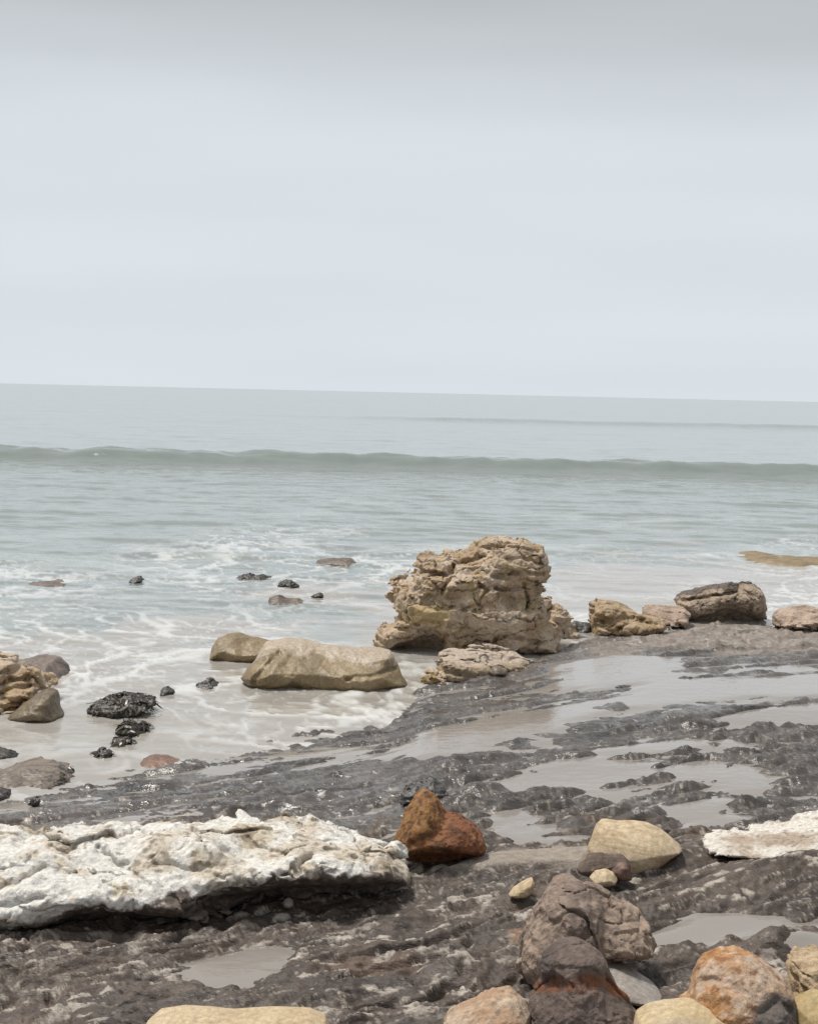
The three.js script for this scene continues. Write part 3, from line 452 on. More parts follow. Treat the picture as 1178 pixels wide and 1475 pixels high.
rock("rock_block", "squared tan block wedged against the foot of the stack", "rock", null, {"at": [1.519, -0.02, -15.947], "outline": [[-0.157, 0.177], [-0.138, 0.282], [-0.05, 0.316], [0.058, 0.296], [0.084, 0.22], [0.131, 0.126], [0.177, 0.013], [0.128, -0.064], [-0.067, -0.087], [-0.165, 0.005]], "T": 0.22, "kind": "tan", "seed": 41, "cell": 0.009, "slope": 0.145, "tilt": 0.25, "R": 0.12});
rock("rock_block", "small knobbly tan lump perched on the shoulder of the stack", "rock", null, {"at": [1.379, -0.02, -16.0], "outline": [[-0.07, 0.309], [-0.063, 0.376], [-0.009, 0.397], [0.07, 0.366], [0.086, 0.312], [0.032, 0.263], [-0.046, 0.261]], "T": 0.12, "kind": "tan", "seed": 42, "cell": 0.009, "slope": 0.145, "tilt": 0.2, "R": 0.07});
rock("rock_block", "low dark wet rock between the stack and the ochre boulder", "rock", null, {"at": [1.767, -0.02, -16.267], "outline": [[-0.145, -0.04], [-0.106, 0.078], [-0.046, 0.114], [0.073, 0.111], [0.133, 0.083], [0.135, -0.054], [-0.044, -0.097]], "T": 0.15, "kind": "wetdark", "seed": 43, "cell": 0.012, "slope": 0.143, "tilt": 0.2, "R": 0.1});
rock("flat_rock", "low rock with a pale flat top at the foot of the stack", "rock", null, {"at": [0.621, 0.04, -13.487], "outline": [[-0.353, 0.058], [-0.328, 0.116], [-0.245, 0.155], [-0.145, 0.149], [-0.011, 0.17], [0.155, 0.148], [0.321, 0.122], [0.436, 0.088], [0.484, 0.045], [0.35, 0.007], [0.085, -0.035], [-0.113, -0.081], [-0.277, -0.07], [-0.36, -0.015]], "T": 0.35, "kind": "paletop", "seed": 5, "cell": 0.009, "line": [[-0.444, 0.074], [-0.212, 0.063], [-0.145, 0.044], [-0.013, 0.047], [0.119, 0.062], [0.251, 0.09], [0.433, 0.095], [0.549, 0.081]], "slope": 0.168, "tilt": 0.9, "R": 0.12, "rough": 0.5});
rock("cobble", "round brown cobble in front of the pale flat rock", "stone", null, {"at": [0.773, 0.048, -13.127], "outline": [[-0.08, 0.058], [-0.051, 0.098], [0.013, 0.104], [0.065, 0.077], [0.071, 0.03], [0.031, 0.006], [-0.05, 0.004]], "T": 0.09, "kind": "wetbrown", "seed": 6, "cell": 0.007, "slope": 0.172, "tilt": 0.2, "R": 0.08});
rock("cobble", "flat pale yellow stone awash beside the pale flat rock", "stone", null, {"at": [0.239, 0.005, -13.142], "outline": [[-0.111, 0.014], [-0.088, 0.059], [0.001, 0.08], [0.098, 0.067], [0.115, 0.011], [-0.014, -0.013]], "T": 0.12, "kind": "tan", "seed": 7, "cell": 0.009, "slope": 0.175, "tilt": 0.6, "R": 0.06});
rock("flat_rock", "long olive brown boulder with a pale flat top standing in the wash", "rock", null, {"at": [-0.694, -0.02, -13.056], "outline": [[-0.641, 0.073], [-0.598, 0.134], [-0.528, 0.214], [-0.466, 0.295], [-0.361, 0.323], [-0.165, 0.336], [0.012, 0.319], [0.249, 0.301], [0.445, 0.287], [0.563, 0.272], [0.621, 0.185], [0.656, 0.091], [0.697, 0.031], [0.38, -0.035], [0.035, -0.051], [-0.352, -0.033], [-0.547, -0.006]], "T": 0.42, "kind": "olive", "seed": 11, "cell": 0.01, "grooves": [[[[-0.25, 0.18], [-0.173, 0.231], [-0.057, 0.254], [0.1, 0.208], [0.256, 0.173], [0.45, 0.197], [0.605, 0.181]], 0.09, 0.035], [[[-0.519, 0.017], [-0.405, 0.138], [-0.348, 0.237]], 0.03, 0.03], [[[0.219, 0.054], [0.413, 0.078], [0.606, 0.141]], 0.02, 0.03]], "dents": [[-0.054, 0.106, 0.198, 0.102, 0.03], [0.527, 0.218, 0.125, 0.057, -0.04]], "line": [[-0.696, 0.111], [-0.522, 0.194], [-0.445, 0.254], [-0.349, 0.306], [-0.212, 0.23], [-0.057, 0.259], [0.099, 0.218], [0.256, 0.173], [0.449, 0.212], [0.566, 0.219], [0.665, 0.143]], "slope": 0.178, "tilt": 0.75, "R": 0.3});
rock("flat_rock", "dull olive rock lying behind the long pale topped boulder", "rock", null, {"at": [-1.484, -0.02, -14.192], "outline": [[-0.275, -0.0], [-0.263, 0.097], [-0.207, 0.186], [-0.125, 0.213], [-0.04, 0.209], [0.07, 0.166], [0.261, 0.162], [0.329, 0.09], [0.271, 0.011], [-0.021, -0.024]], "T": 0.3, "kind": "olive", "seed": 12, "cell": 0.011, "slope": 0.163, "tilt": 0.6, "R": 0.15});
rock("shore_rock", "pinkish tan layered rock at the water beside the brown wedge", "rock", null, {"at": [-2.994, -0.02, -11.921], "outline": [[-0.336, -0.019], [-0.334, 0.174], [-0.264, 0.29], [-0.161, 0.317], [-0.037, 0.328], [0.036, 0.321], [0.08, 0.264], [0.154, 0.25], [0.253, 0.186], [0.304, 0.139], [0.217, 0.064], [0.139, -0.009], [0.077, -0.066], [-0.13, -0.094]], "T": 0.4, "kind": "tan", "seed": 14, "cell": 0.011, "grooves": [[[[-0.057, 0.151], [0.049, 0.189], [0.173, 0.192]], 0.02, 0.04], [[[-0.057, 0.061], [0.085, 0.118], [0.191, 0.139]], 0.02, 0.05], [[[-0.235, 0.129], [-0.129, 0.185], [0.013, 0.242]], 0.02, 0.04]], "slope": 0.195, "tilt": 0.6, "R": 0.25, "rough": 0.55});
rock("shore_rock", "brown wedge shaped rock with a sharp upper edge in the wash", "rock", null, {"at": [-2.629, -0.02, -11.452], "outline": [[-0.234, 0.016], [-0.149, 0.097], [-0.055, 0.17], [0.036, 0.207], [0.089, 0.189], [0.123, 0.11], [0.157, 0.032], [0.135, -0.0], [-0.102, -0.021]], "T": 0.25, "kind": "wedge", "seed": 15, "cell": 0.009, "slope": 0.203, "tilt": 0.45, "R": 0.1});
rock("shore_rock", "flat brown ledge awash behind the pinkish tan rock", "rock", null, {"at": [-3.014, -0.02, -13.155], "outline": [[-0.238, 0.057], [-0.213, 0.117], [-0.062, 0.142], [0.1, 0.123], [0.182, 0.065], [0.214, 0.007], [0.098, -0.037], [-0.081, -0.024]], "T": 0.35, "kind": "wetbrown2", "seed": 16, "cell": 0.011, "slope": 0.176, "tilt": 1.0, "R": 0.1});
rock("weedy_rock", "black weed covered rock sitting in the wash beside the brown wedge", "rock", null, {"at": [-2.076, -0.02, -11.644], "outline": [[-0.237, 0.032], [-0.194, 0.078], [-0.096, 0.117], [0.003, 0.145], [0.127, 0.137], [0.22, 0.101], [0.233, 0.072], [0.128, 0.025], [-0.022, -0.008], [-0.161, -0.003]], "T": 0.22, "kind": "black", "seed": 17, "cell": 0.008, "slope": 0.199, "tilt": 0.9, "R": 0.1, "rough": 1.4, "weed": [260, -9]});
rock("weedy_stone", "small black weedy stone, inner one of the little chain", "stone", "chain of weedy stones in the wash", {"at": [-1.907, -0.02, -10.91], "outline": [[-0.068, 0.036], [-0.042, 0.087], [-0.004, 0.109], [0.049, 0.081], [0.078, 0.046], [0.035, 0.002], [-0.047, 0.005]], "T": 0.09, "kind": "black", "seed": 20, "cell": 0.007, "slope": 0.213, "tilt": 0.7, "R": 0.05, "rough": 1.0, "weed": [60, -9]});
rock("weedy_stone", "small black weedy stone, outermost of the little chain", "stone", "chain of weedy stones in the wash", {"at": [-1.826, -0.02, -11.033], "outline": [[-0.039, 0.028], [-0.029, 0.071], [0.003, 0.084], [0.037, 0.051], [0.031, 0.015], [-0.003, -0.001]], "T": 0.09, "kind": "black", "seed": 21, "cell": 0.007, "slope": 0.21, "tilt": 0.7, "R": 0.05, "rough": 1.0, "weed": [60, -9]});
rock("weedy_stone", "flat black weedy stone, middle one of the little chain", "stone", "chain of weedy stones in the wash", {"at": [-1.901, -0.02, -10.63], "outline": [[-0.062, 0.022], [-0.035, 0.051], [0.035, 0.062], [0.07, 0.039], [0.027, 0.006], [-0.036, 0.002]], "T": 0.09, "kind": "black", "seed": 22, "cell": 0.007, "slope": 0.218, "tilt": 0.7, "R": 0.05, "rough": 1.0, "weed": [60, -9]});
rock("weedy_stone", "flat dark weedy stone, last of the little chain", "stone", "chain of weedy stones in the wash", {"at": [-1.946, -0.02, -10.239], "outline": [[-0.061, 0.029], [-0.019, 0.056], [0.042, 0.053], [0.062, 0.024], [0.019, -0.001], [-0.042, 0.002]], "T": 0.09, "kind": "black", "seed": 23, "cell": 0.007, "slope": 0.227, "tilt": 0.7, "R": 0.05, "rough": 1.0, "weed": [60, -9]});
rock("awash_stone", "low reddish rock breaking the surface seaward of the stack", "stone", "stones awash in the surf", {"at": [-0.99, -0.02, -22.275], "outline": [[-0.323, -0.051], [-0.269, 0.034], [-0.056, 0.066], [0.188, 0.062], [0.316, 0.0], [0.29, -0.065], [-0.146, -0.084]], "T": 0.35, "kind": "wetbrown2", "seed": 30, "cell": 0.02, "slope": 0.104, "tilt": 0.5, "R": 0.06, "rough": 1.2});
rock("awash_stone", "double humped small rock awash off the stack", "stone", "stones awash in the surf", {"at": [-1.353, -0.02, -17.894], "outline": [[-0.239, -0.031], [-0.182, 0.059], [-0.09, 0.09], [-0.01, 0.062], [0.13, 0.08], [0.21, 0.037], [0.182, -0.03]], "T": 0.2, "kind": "wetbrown2", "seed": 31, "cell": 0.011, "slope": 0.13, "tilt": 0.5, "R": 0.06, "rough": 1.2});
rock("awash_stone", "tiny dark stone beside the double humped awash rock", "stone", "stones awash in the surf", {"at": [-1.039, -0.02, -18.549], "outline": [[-0.096, 0.003], [-0.05, 0.05], [0.031, 0.067], [0.081, 0.03], [0.034, -0.002]], "T": 0.1, "kind": "black", "seed": 32, "cell": 0.011, "slope": 0.125, "tilt": 0.5, "R": 0.05, "rough": 1.2});
rock("awash_stone", "dark stone at the end of the awash reef line", "stone", "stones awash in the surf", {"at": [-1.459, -0.02, -19.435], "outline": [[-0.124, 0.014], [-0.085, 0.08], [0.042, 0.091], [0.139, 0.028], [0.082, -0.013], [-0.054, -0.016]], "T": 0.14, "kind": "black", "seed": 33, "cell": 0.011, "slope": 0.119, "tilt": 0.5, "R": 0.06, "rough": 1.2});
rock("awash_stone", "thin dark reef line awash in the foam", "stone", "stones awash in the surf", {"at": [-1.944, -0.02, -20.21], "outline": [[-0.251, 0.003], [-0.148, 0.047], [0.099, 0.052], [0.251, 0.013], [0.192, -0.03], [-0.143, -0.037]], "T": 0.25, "kind": "black", "seed": 34, "cell": 0.011, "slope": 0.115, "tilt": 0.5, "R": 0.06, "rough": 1.2});
rock("awash_stone", "small slanting dark stone in the white foam", "stone", "stones awash in the surf", {"at": [-3.346, -0.02, -19.575], "outline": [[-0.109, -0.019], [-0.047, 0.048], [0.053, 0.074], [0.1, 0.035], [0.003, -0.024]], "T": 0.15, "kind": "wetdark", "seed": 35, "cell": 0.011, "slope": 0.119, "tilt": 0.5, "R": 0.06, "rough": 1.2});
rock("awash_stone", "low brown hump awash near the breaking foam", "stone", "stones awash in the surf", {"at": [-4.337, -0.02, -19.146], "outline": [[-0.33, -0.054], [-0.196, 0.012], [0.052, 0.033], [0.214, 0.013], [0.237, -0.042], [0.024, -0.078]], "T": 0.4, "kind": "wetbrown2", "seed": 36, "cell": 0.02, "slope": 0.121, "tilt": 0.5, "R": 0.06, "rough": 1.2});
rock("awash_stone", "small dark stone in the wash near the olive rock", "stone", "stones awash in the surf", {"at": [-1.864, -0.02, -12.403], "outline": [[-0.046, 0.01], [-0.045, 0.06], [0.009, 0.072], [0.05, 0.042], [0.043, -0.003], [-0.011, -0.009]], "T": 0.08, "kind": "wetdark", "seed": 37, "cell": 0.011, "slope": 0.187, "tilt": 0.5, "R": 0.04, "rough": 1.2});
rock("awash_stone", "greyish stone half drowned in front of the olive rock", "stone", "stones awash in the surf", {"at": [-1.602, -0.02, -12.741], "outline": [[-0.102, -0.009], [-0.062, 0.054], [0.026, 0.071], [0.095, 0.041], [0.077, -0.011], [-0.034, -0.029]], "T": 0.14, "kind": "wetdark", "seed": 38, "cell": 0.011, "slope": 0.182, "tilt": 0.5, "R": 0.06, "rough": 1.2});
rock("awash_stone", "flat olive reef awash off the dark block", "stone", "stones awash in the surf", {"at": [5.617, -0.02, -24.005], "outline": [[-0.728, -0.148], [-0.603, 0.005], [-0.242, 0.063], [0.177, 0.052], [0.7, 0.033], [0.794, -0.085], [0.266, -0.146], [-0.363, -0.169]], "T": 0.9, "kind": "olive", "seed": 39, "cell": 0.02, "slope": 0.097, "tilt": 0.5, "R": 0.06, "rough": 1.2});
rock("awash_stone", "smooth black stone at the wash edge near the white ledge", "stone", "stones awash in the surf", {"at": [-2.343, 0.005, -9.156], "outline": [[-0.076, -0.019], [-0.058, 0.032], [0.004, 0.052], [0.053, 0.02], [0.069, -0.016], [0.008, -0.039]], "T": 0.09, "kind": "black", "seed": 40, "cell": 0.011, "slope": 0.251, "tilt": 0.5, "R": 0.045, "rough": 1.2});
rock("awash_stone", "little black pebble at the wash edge", "stone", "stones awash in the surf", {"at": [-2.068, 0.051, -8.836], "outline": [[-0.034, -0.012], [-0.03, 0.02], [-0.0, 0.035], [0.033, 0.021], [0.032, -0.01], [-0.001, -0.021]], "T": 0.05, "kind": "black", "seed": 41, "cell": 0.011, "slope": 0.255, "tilt": 0.5, "R": 0.025, "rough": 1.2});
rock("awash_stone", "dark weedy stone landward of the brown wedge", "stone", "stones awash in the surf", {"at": [-2.585, -0.02, -10.197], "outline": [[-0.133, -0.005], [-0.072, 0.045], [0.035, 0.056], [0.11, 0.029], [0.079, -0.009], [-0.019, -0.019]], "T": 0.12, "kind": "black", "seed": 42, "cell": 0.011, "slope": 0.228, "tilt": 0.5, "R": 0.06, "rough": 1.2});
rock("awash_stone", "reddish brown stone barely showing in the shallow wash", "stone", "stones awash in the surf", {"at": [-1.561, -0.003, -10.083], "outline": [[-0.135, -0.044], [-0.117, -0.003], [-0.053, 0.027], [0.045, 0.025], [0.127, -0.002], [0.148, -0.038], [-0.014, -0.057]], "T": 0.2, "kind": "redwet", "seed": 43, "cell": 0.011, "slope": 0.228, "tilt": 0.5, "R": 0.06, "rough": 1.2});
rock("rock_slab", "brown slab of tilted layers with dark weed along its end", "rock", null, {"at": [-2.252, -0.002, -9.673], "outline": [[-0.355, -0.056], [-0.298, -0.008], [-0.189, 0.027], [-0.064, 0.048], [0.034, 0.045], [0.119, 0.042], [0.178, 0.024], [0.253, -0.012], [0.307, -0.035], [0.266, -0.064], [0.106, -0.085], [-0.084, -0.084], [-0.272, -0.092]], "T": 0.35, "kind": "slab", "seed": 29, "cell": 0.008, "slope": 0.238, "tilt": 1.2, "R": 0.08, "strata": [20, 0.022], "weed": [110, 0.16]});
rock("shore_rock", "ochre boulder with a flat left face beside the dark gap", "rock", null, {"at": [2.217, 0.022, -16.28], "outline": [[-0.356, -0.08], [-0.348, 0.092], [-0.321, 0.254], [-0.262, 0.305], [-0.158, 0.312], [-0.045, 0.271], [0.091, 0.22], [0.226, 0.158], [0.385, 0.129], [0.452, 0.077], [0.402, -0.01], [0.104, -0.07], [-0.17, -0.108]], "T": 0.35, "kind": "ochre", "seed": 50, "cell": 0.011, "grooves": [[[[-0.232, 0.071], [-0.051, 0.121], [0.178, 0.103]], 0.03, 0.04], [[[-0.093, 0.005], [0.088, 0.078], [0.317, 0.06]], 0.02, 0.03]], "slope": 0.14, "tilt": 0.5, "R": 0.2});
rock("shore_rock", "low pale pinkish rock between the ochre boulder and the dark block", "rock", null, {"at": [2.728, 0.0, -16.84], "outline": [[-0.228, 0.049], [-0.199, 0.148], [-0.103, 0.179], [0.039, 0.173], [0.182, 0.179], [0.273, 0.125], [0.242, 0.015], [-0.021, -0.045], [-0.185, -0.016]], "T": 0.35, "kind": "pinktan", "seed": 51, "cell": 0.012, "slope": 0.137, "tilt": 0.6, "R": 0.12});
rock("shore_block", "squared brown block with a dark cap and a shadowed hollow beneath", "rock", null, {"at": [3.451, -0.02, -17.36], "outline": [[-0.537, 0.222], [-0.463, 0.282], [-0.315, 0.325], [-0.119, 0.372], [0.078, 0.419], [0.225, 0.427], [0.322, 0.405], [0.406, 0.36], [0.426, 0.243], [0.459, 0.15], [0.479, 0.045], [0.308, 0.006], [0.016, -0.023], [-0.373, -0.05], [-0.433, -0.01], [-0.479, 0.118]], "T": 0.36, "kind": "log", "seed": 52, "cell": 0.009, "grooves": [[[[-0.514, 0.211], [-0.321, 0.24], [-0.127, 0.269], [0.114, 0.324], [0.196, 0.412]], 0.02, 0.05], [[[0.174, 0.362], [0.239, 0.241], [0.245, 0.094]], 0.02, 0.04]], "dents": [[0.053, 0.016, 0.256, 0.105, 0.22], [-0.238, -0.015, 0.166, 0.068, 0.12], [0.312, 0.243, 0.105, 0.151, -0.03]], "line": [[-0.612, 0.209], [-0.467, 0.249], [-0.323, 0.297], [-0.129, 0.326], [0.089, 0.365], [0.196, 0.416], [0.354, 0.42], [0.507, 0.247]], "slope": 0.134, "tilt": 0.35, "R": 0.16});
rock("shore_rock", "low pinkish boulder on the ledge beyond the dark block", "rock", null, {"at": [4.203, 0.047, -16.772], "outline": [[-0.344, -0.022], [-0.311, 0.077], [-0.247, 0.133], [-0.126, 0.162], [0.041, 0.179], [0.206, 0.176], [0.344, 0.146], [0.402, 0.038], [0.184, -0.022], [-0.148, -0.05]], "T": 0.4, "kind": "pinktan", "seed": 53, "cell": 0.012, "slope": 0.134, "tilt": 0.6, "R": 0.2});
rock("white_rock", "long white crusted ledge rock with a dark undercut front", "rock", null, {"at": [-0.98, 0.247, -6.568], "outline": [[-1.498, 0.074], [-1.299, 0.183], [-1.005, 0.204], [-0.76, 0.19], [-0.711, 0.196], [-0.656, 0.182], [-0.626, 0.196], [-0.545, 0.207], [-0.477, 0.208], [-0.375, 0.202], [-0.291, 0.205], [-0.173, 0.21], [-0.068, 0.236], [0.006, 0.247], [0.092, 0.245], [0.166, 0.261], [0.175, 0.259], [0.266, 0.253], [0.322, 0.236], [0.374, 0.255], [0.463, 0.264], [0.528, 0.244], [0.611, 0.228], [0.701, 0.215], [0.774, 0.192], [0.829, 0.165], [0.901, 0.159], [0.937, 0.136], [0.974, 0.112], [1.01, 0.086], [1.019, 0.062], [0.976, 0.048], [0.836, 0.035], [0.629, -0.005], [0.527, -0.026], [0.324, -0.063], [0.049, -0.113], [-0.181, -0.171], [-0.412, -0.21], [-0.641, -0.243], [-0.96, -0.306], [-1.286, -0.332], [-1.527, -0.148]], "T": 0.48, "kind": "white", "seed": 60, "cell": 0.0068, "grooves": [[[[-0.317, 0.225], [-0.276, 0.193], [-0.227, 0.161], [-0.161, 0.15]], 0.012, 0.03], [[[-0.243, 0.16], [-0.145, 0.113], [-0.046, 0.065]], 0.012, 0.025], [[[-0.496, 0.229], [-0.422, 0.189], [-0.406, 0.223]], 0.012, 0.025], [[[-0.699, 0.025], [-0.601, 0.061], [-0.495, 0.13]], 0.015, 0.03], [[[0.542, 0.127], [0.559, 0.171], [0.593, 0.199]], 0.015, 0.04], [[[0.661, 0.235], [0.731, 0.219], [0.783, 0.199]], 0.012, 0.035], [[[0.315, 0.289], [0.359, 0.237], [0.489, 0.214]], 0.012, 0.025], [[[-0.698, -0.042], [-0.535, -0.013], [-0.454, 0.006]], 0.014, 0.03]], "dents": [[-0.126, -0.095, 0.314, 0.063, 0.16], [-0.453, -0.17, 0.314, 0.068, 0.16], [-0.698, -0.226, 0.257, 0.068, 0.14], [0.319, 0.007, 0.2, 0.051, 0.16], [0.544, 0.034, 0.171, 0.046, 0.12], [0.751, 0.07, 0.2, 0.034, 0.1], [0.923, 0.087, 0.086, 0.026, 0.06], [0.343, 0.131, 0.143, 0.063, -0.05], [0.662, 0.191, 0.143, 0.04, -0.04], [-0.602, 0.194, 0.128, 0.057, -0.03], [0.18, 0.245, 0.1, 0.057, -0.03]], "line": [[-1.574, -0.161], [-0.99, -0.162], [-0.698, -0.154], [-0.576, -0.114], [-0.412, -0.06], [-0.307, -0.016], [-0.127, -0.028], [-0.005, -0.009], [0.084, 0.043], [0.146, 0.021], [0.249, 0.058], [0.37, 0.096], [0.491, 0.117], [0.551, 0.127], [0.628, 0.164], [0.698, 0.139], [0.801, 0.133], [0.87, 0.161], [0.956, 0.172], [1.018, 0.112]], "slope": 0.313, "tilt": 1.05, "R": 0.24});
rock("boulder", "rusty orange brown boulder with a blunt peak beside the white ledge", "boulder", null, {"at": [0.165, 0.287, -7.207], "outline": [[-0.207, 0.014], [-0.214, 0.041], [-0.197, 0.086], [-0.175, 0.125], [-0.152, 0.181], [-0.129, 0.225], [-0.106, 0.257], [-0.071, 0.277], [-0.035, 0.272], [-0.004, 0.25], [0.02, 0.223], [0.044, 0.196], [0.08, 0.185], [0.116, 0.181], [0.152, 0.159], [0.182, 0.121], [0.207, 0.078], [0.218, 0.039], [0.21, 0.017], [0.178, -0.005], [0.131, -0.023], [0.024, -0.036], [-0.106, -0.033], [-0.165, -0.018]], "T": 0.19, "kind": "rust", "seed": 70, "cell": 0.0045, "grooves": [[[[0.019, 0.22], [0.033, 0.16], [-0.002, 0.099], [-0.084, 0.055]], 0.03, 0.02]], "dents": [[0.049, -0.033, 0.156, 0.044, 0.09], [-0.088, -0.031, 0.094, 0.031, 0.06], [-0.109, 0.102, 0.063, 0.044, -0.02]], "slope": 0.279, "tilt": 0.35, "R": 0.2});
rock("knobbly_rock", "small dark knobbly rock just behind the rusty boulder", "rock", null, {"at": [0.125, 0.239, -8.462], "outline": [[-0.131, -0.021], [-0.114, 0.031], [-0.051, 0.067], [0.031, 0.079], [0.091, 0.056], [0.122, 0.005], [0.1, -0.037], [-0.049, -0.046]], "T": 0.12, "kind": "wetdark", "seed": 71, "cell": 0.006, "slope": 0.244, "tilt": 0.4, "R": 0.06});
rock("boulder", "smooth cream boulder with fine parallel grain lines behind small brown stones", "boulder", null, {"at": [1.042, 0.325, -7.104], "outline": [[-0.197, 0.037], [-0.178, 0.086], [-0.162, 0.128], [-0.132, 0.155], [-0.102, 0.157], [-0.057, 0.151], [0.018, 0.154], [0.078, 0.147], [0.137, 0.12], [0.181, 0.086], [0.214, 0.059], [0.224, 0.042], [0.165, 0.003], [0.096, -0.053], [0.014, -0.083], [-0.12, -0.085], [-0.179, -0.059]], "T": 0.18, "kind": "cream", "seed": 72, "cell": 0.0045, "slope": 0.278, "tilt": 0.35, "R": 0.14, "noise": [[3, 0.012], [9, 0.003]], "rough": 0.5});
rock("stone", "flattish brown stone leaning on the cream boulder", "stone", null, {"at": [0.865, 0.322, -6.805], "outline": [[-0.103, 0.031], [-0.086, 0.058], [-0.05, 0.086], [-0.007, 0.097], [0.051, 0.095], [0.094, 0.086], [0.114, 0.069], [0.093, 0.049], [0.036, 0.021], [-0.05, 0.006], [-0.093, 0.015]], "T": 0.07, "kind": "brown2", "seed": 73, "cell": 0.004, "slope": 0.291, "tilt": 0.3, "R": 0.06});
rock("stone", "small angular reddish stone beside the flattish brown one", "stone", null, {"at": [0.952, 0.332, -6.741], "outline": [[-0.047, 0.042], [-0.023, 0.07], [0.013, 0.085], [0.03, 0.065], [0.041, 0.024], [0.038, 0.003], [-0.015, -0.001], [-0.037, 0.015]], "T": 0.05, "kind": "redstone", "seed": 74, "cell": 0.003, "slope": 0.292, "tilt": 0.2, "R": 0.03, "rough": 0.4});
rock("stone", "small cream stone in front of the flattish brown one", "stone", null, {"at": [0.864, 0.33, -6.697], "outline": [[-0.056, 0.02], [-0.032, 0.044], [0.011, 0.056], [0.039, 0.042], [0.06, 0.016], [0.046, -0.001], [-0.018, -0.012], [-0.049, -0.006]], "T": 0.06, "kind": "creamplain", "seed": 75, "cell": 0.0035, "slope": 0.294, "tilt": 0.3, "R": 0.05, "rough": 0.6});
rock("stone", "pointed cream stone chip lying on the dark rock by itself", "stone", null, {"at": [0.515, 0.316, -6.579], "outline": [[-0.059, -0.008], [-0.042, 0.016], [-0.001, 0.044], [0.037, 0.06], [0.047, 0.041], [0.038, 0.008], [0.014, -0.013], [-0.034, -0.02]], "T": 0.045, "kind": "creamplain", "seed": 76, "cell": 0.003, "slope": 0.302, "tilt": 0.2, "R": 0.02, "rough": 0.4});
rock("boulder", "broad mottled grey brown boulder with pale pink flanks behind the rust banded one", "boulder", null, {"at": [0.666, 0.339, -5.638], "outline": [[-0.228, 0.01], [-0.234, 0.059], [-0.227, 0.109], [-0.213, 0.159], [-0.185, 0.203], [-0.149, 0.242], [-0.114, 0.287], [-0.078, 0.301], [-0.021, 0.301], [0.028, 0.283], [0.056, 0.277], [0.105, 0.254], [0.161, 0.235], [0.203, 0.206], [0.235, 0.168], [0.245, 0.118], [0.235, 0.075], [0.205, 0.04], [0.163, 0.026], [0.1, 0.017], [0.001, -0.022], [-0.11, -0.048], [-0.179, -0.037]], "T": 0.24, "kind": "brown", "seed": 80, "cell": 0.0048, "grooves": [[[[0.049, 0.27], [0.073, 0.221], [0.066, 0.17], [0.054, 0.113], [0.052, 0.055]], 0.03, 0.025]], "dents": [[0.155, 0.014, 0.098, 0.024, 0.06], [0.142, 0.186, 0.054, 0.049, 0.015], [-0.068, 0.196, 0.11, 0.098, -0.02]], "slope": 0.348, "tilt": 0.45, "R": 0.16});
rock("boulder", "dark brown knobbed boulder with a rusty orange band round its waist", "boulder", null, {"at": [0.596, 0.347, -5.1], "outline": [[-0.167, -0.026], [-0.162, 0.079], [-0.13, 0.127], [-0.114, 0.156], [-0.13, 0.185], [-0.124, 0.221], [-0.092, 0.248], [-0.047, 0.265], [-0.003, 0.266], [0.042, 0.248], [0.068, 0.219], [0.079, 0.19], [0.087, 0.161], [0.118, 0.132], [0.163, 0.086], [0.194, 0.052], [0.2, -0.018], [0.105, -0.055], [-0.085, -0.059]], "T": 0.2, "kind": "darkrust", "seed": 82, "cell": 0.0045, "dents": [[-0.023, 0.145, 0.166, 0.035, 0.014], [-0.025, 0.223, 0.111, 0.055, -0.012]], "slope": 0.383, "tilt": 0.3, "R": 0.17});
rock("stone_slab", "flat grey angular slab behind the rust banded boulder", "stone", null, {"at": [0.798, 0.351, -5.421], "outline": [[-0.091, 0.051], [-0.068, 0.066], [-0.015, 0.059], [0.042, 0.036], [0.085, 0.015], [0.109, 0.002], [0.08, -0.009], [0.007, -0.008], [-0.059, -0.0], [-0.089, 0.025]], "T": 0.16, "kind": "greyslab", "seed": 83, "cell": 0.004, "slope": 0.36, "tilt": 1.6, "R": 0.03, "noise": [[4, 0.008], [14, 0.003]], "rough": 0.5});
rock("boulder", "orange and pink crusted boulder behind the long cream one", "boulder", null, {"at": [1.114, 0.364, -5.094], "outline": [[-0.2, 0.074], [-0.165, 0.095], [-0.152, 0.131], [-0.128, 0.178], [-0.092, 0.204], [-0.051, 0.217], [0.001, 0.218], [0.047, 0.202], [0.092, 0.177], [0.137, 0.152], [0.164, 0.122], [0.173, 0.087], [0.173, 0.031], [0.168, -0.02], [0.092, -0.047], [-0.079, -0.05], [-0.18, -0.007]], "T": 0.2, "kind": "orange", "seed": 90, "cell": 0.0045, "grooves": [[[[-0.121, 0.139], [-0.099, 0.145], [-0.064, 0.134], [-0.017, 0.1]], 0.015, 0.015], [[[0.031, 0.042], [0.099, 0.079], [0.134, 0.062]], 0.015, 0.02]], "slope": 0.38, "tilt": 0.4, "R": 0.16});
rock("boulder", "ochre layered block beside the orange crusted boulder", "boulder", null, {"at": [1.432, 0.368, -5.374], "outline": [[-0.092, 0.0], [-0.085, 0.099], [-0.069, 0.119], [-0.032, 0.128], [0.029, 0.129], [0.083, 0.114], [0.099, 0.07], [0.095, 0.004], [0.022, -0.019], [-0.051, -0.021]], "T": 0.16, "kind": "ochre", "seed": 91, "cell": 0.0045, "slope": 0.359, "tilt": 0.35, "R": 0.09});
rock("boulder", "rounded ochre stone below the layered block", "boulder", null, {"at": [1.358, 0.371, -5.028], "outline": [[-0.08, 0.042], [-0.076, 0.084], [-0.05, 0.102], [-0.004, 0.117], [0.047, 0.115], [0.086, 0.092], [0.096, 0.046], [0.065, -0.007], [-0.014, -0.019], [-0.07, 0.001]], "T": 0.15, "kind": "ochrecream", "seed": 92, "cell": 0.0045, "slope": 0.384, "tilt": 0.3, "R": 0.12, "rough": 0.6});
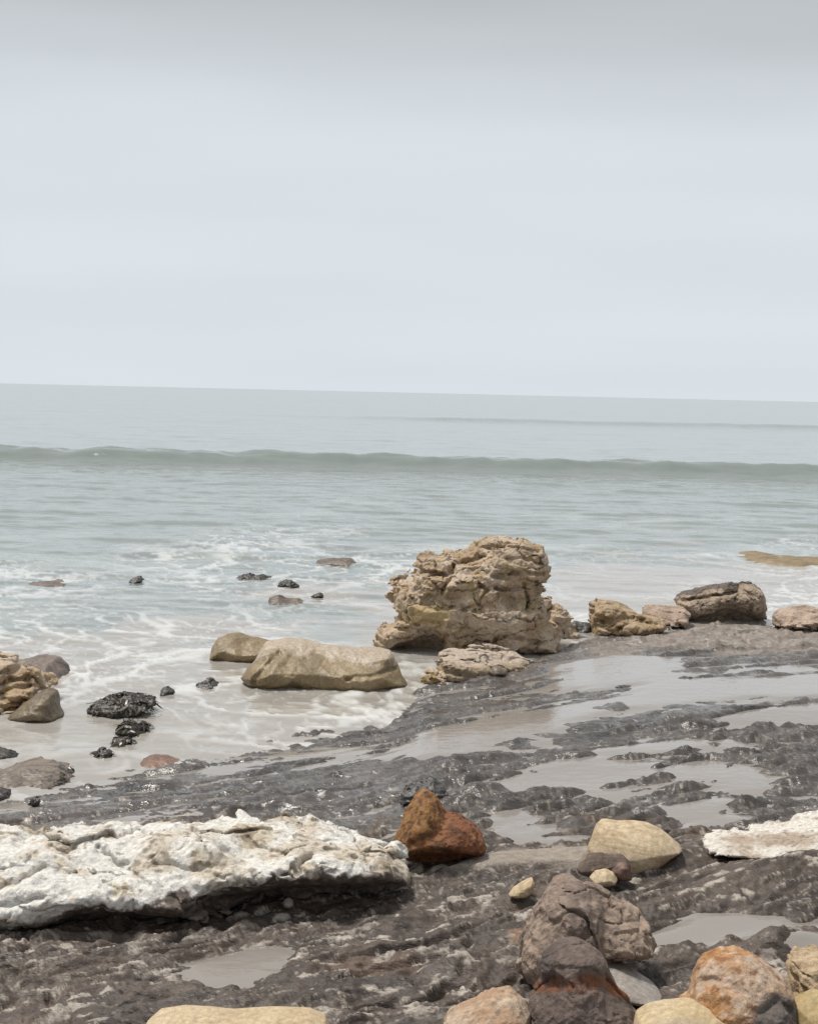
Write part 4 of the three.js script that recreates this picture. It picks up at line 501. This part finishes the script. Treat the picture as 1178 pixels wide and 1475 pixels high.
rock("boulder", "long smooth cream boulder with a grey patch on its face", "boulder", null, {"at": [0.972, 0.361, -4.985], "outline": [[-0.22, 0.021], [-0.202, 0.057], [-0.162, 0.082], [-0.106, 0.096], [-0.032, 0.101], [0.03, 0.099], [0.097, 0.083], [0.164, 0.064], [0.242, 0.046], [0.252, 0.006], [0.216, -0.039], [0.047, -0.057], [-0.121, -0.056], [-0.204, -0.028]], "T": 0.2, "kind": "creamgrey", "seed": 93, "cell": 0.0045, "slope": 0.389, "tilt": 0.4, "R": 0.14, "noise": [[3, 0.012], [9, 0.003]], "rough": 0.5});
rock("boulder", "wide smooth cream boulder at the foot of the dark shelf below the white ledge", "boulder", null, {"at": [-0.527, 0.298, -5.053], "outline": [[-0.299, -0.019], [-0.287, 0.03], [-0.254, 0.057], [-0.178, 0.069], [-0.091, 0.068], [-0.011, 0.062], [0.136, 0.069], [0.238, 0.067], [0.291, 0.051], [0.315, 0.012], [0.3, -0.045], [0.055, -0.088], [-0.215, -0.074]], "T": 0.2, "kind": "creamplain", "seed": 94, "cell": 0.0045, "slope": 0.396, "tilt": 0.5, "R": 0.12, "noise": [[3, 0.012], [9, 0.003]], "rough": 0.5});
rock("boulder", "speckled pinkish cream boulder beside the rust banded one", "boulder", null, {"at": [0.297, 0.341, -5.081], "outline": [[-0.153, -0.004], [-0.138, 0.03], [-0.097, 0.056], [-0.04, 0.08], [0.017, 0.098], [0.068, 0.102], [0.1, 0.086], [0.125, 0.058], [0.128, 0.013], [0.113, -0.032], [-0.007, -0.057], [-0.115, -0.048]], "T": 0.17, "kind": "speckled", "seed": 95, "cell": 0.0045, "slope": 0.385, "tilt": 0.4, "R": 0.12});
rock("stone", "small cream stone wedged below the rust banded boulder", "stone", null, {"at": [0.62, 0.35, -4.995], "outline": [[-0.079, 0.015], [-0.067, 0.05], [-0.035, 0.063], [0.008, 0.061], [0.046, 0.055], [0.077, 0.041], [0.083, 0.007], [0.021, -0.023], [-0.054, -0.019]], "T": 0.09, "kind": "creamplain", "seed": 96, "cell": 0.004, "slope": 0.39, "tilt": 0.3, "R": 0.07, "rough": 0.5});
rock("white_rock", "white crusted ledge running out past the cream boulder", "rock", null, {"at": [1.882, 0.358, -7.268], "outline": [[-0.478, -0.008], [-0.426, 0.012], [-0.342, 0.03], [-0.208, 0.053], [-0.075, 0.072], [0.013, 0.098], [0.067, 0.116], [0.236, 0.139], [0.456, 0.118], [0.492, 0.037], [0.407, -0.021], [0.087, -0.031], [-0.228, -0.027]], "T": 0.3, "kind": "white2", "seed": 61, "cell": 0.007, "slope": 0.267, "tilt": 1.3, "R": 0.07});
rock("stone", "lone pale pebble under the edge of the white ledge", "stone", null, {"at": [-0.467, 0.252, -6.534], "outline": [[-0.022, 0.013], [-0.014, 0.028], [0.003, 0.035], [0.021, 0.023], [0.022, 0.001], [0.005, -0.009], [-0.015, -0.004]], "T": 0.03, "kind": "greyslab", "seed": 97, "cell": 0.003, "slope": 0.313, "tilt": 0.1, "R": 0.03, "rough": 0.5});

console.log('rocks', Object.values(taken).length);

renderer.render(scene, camera);
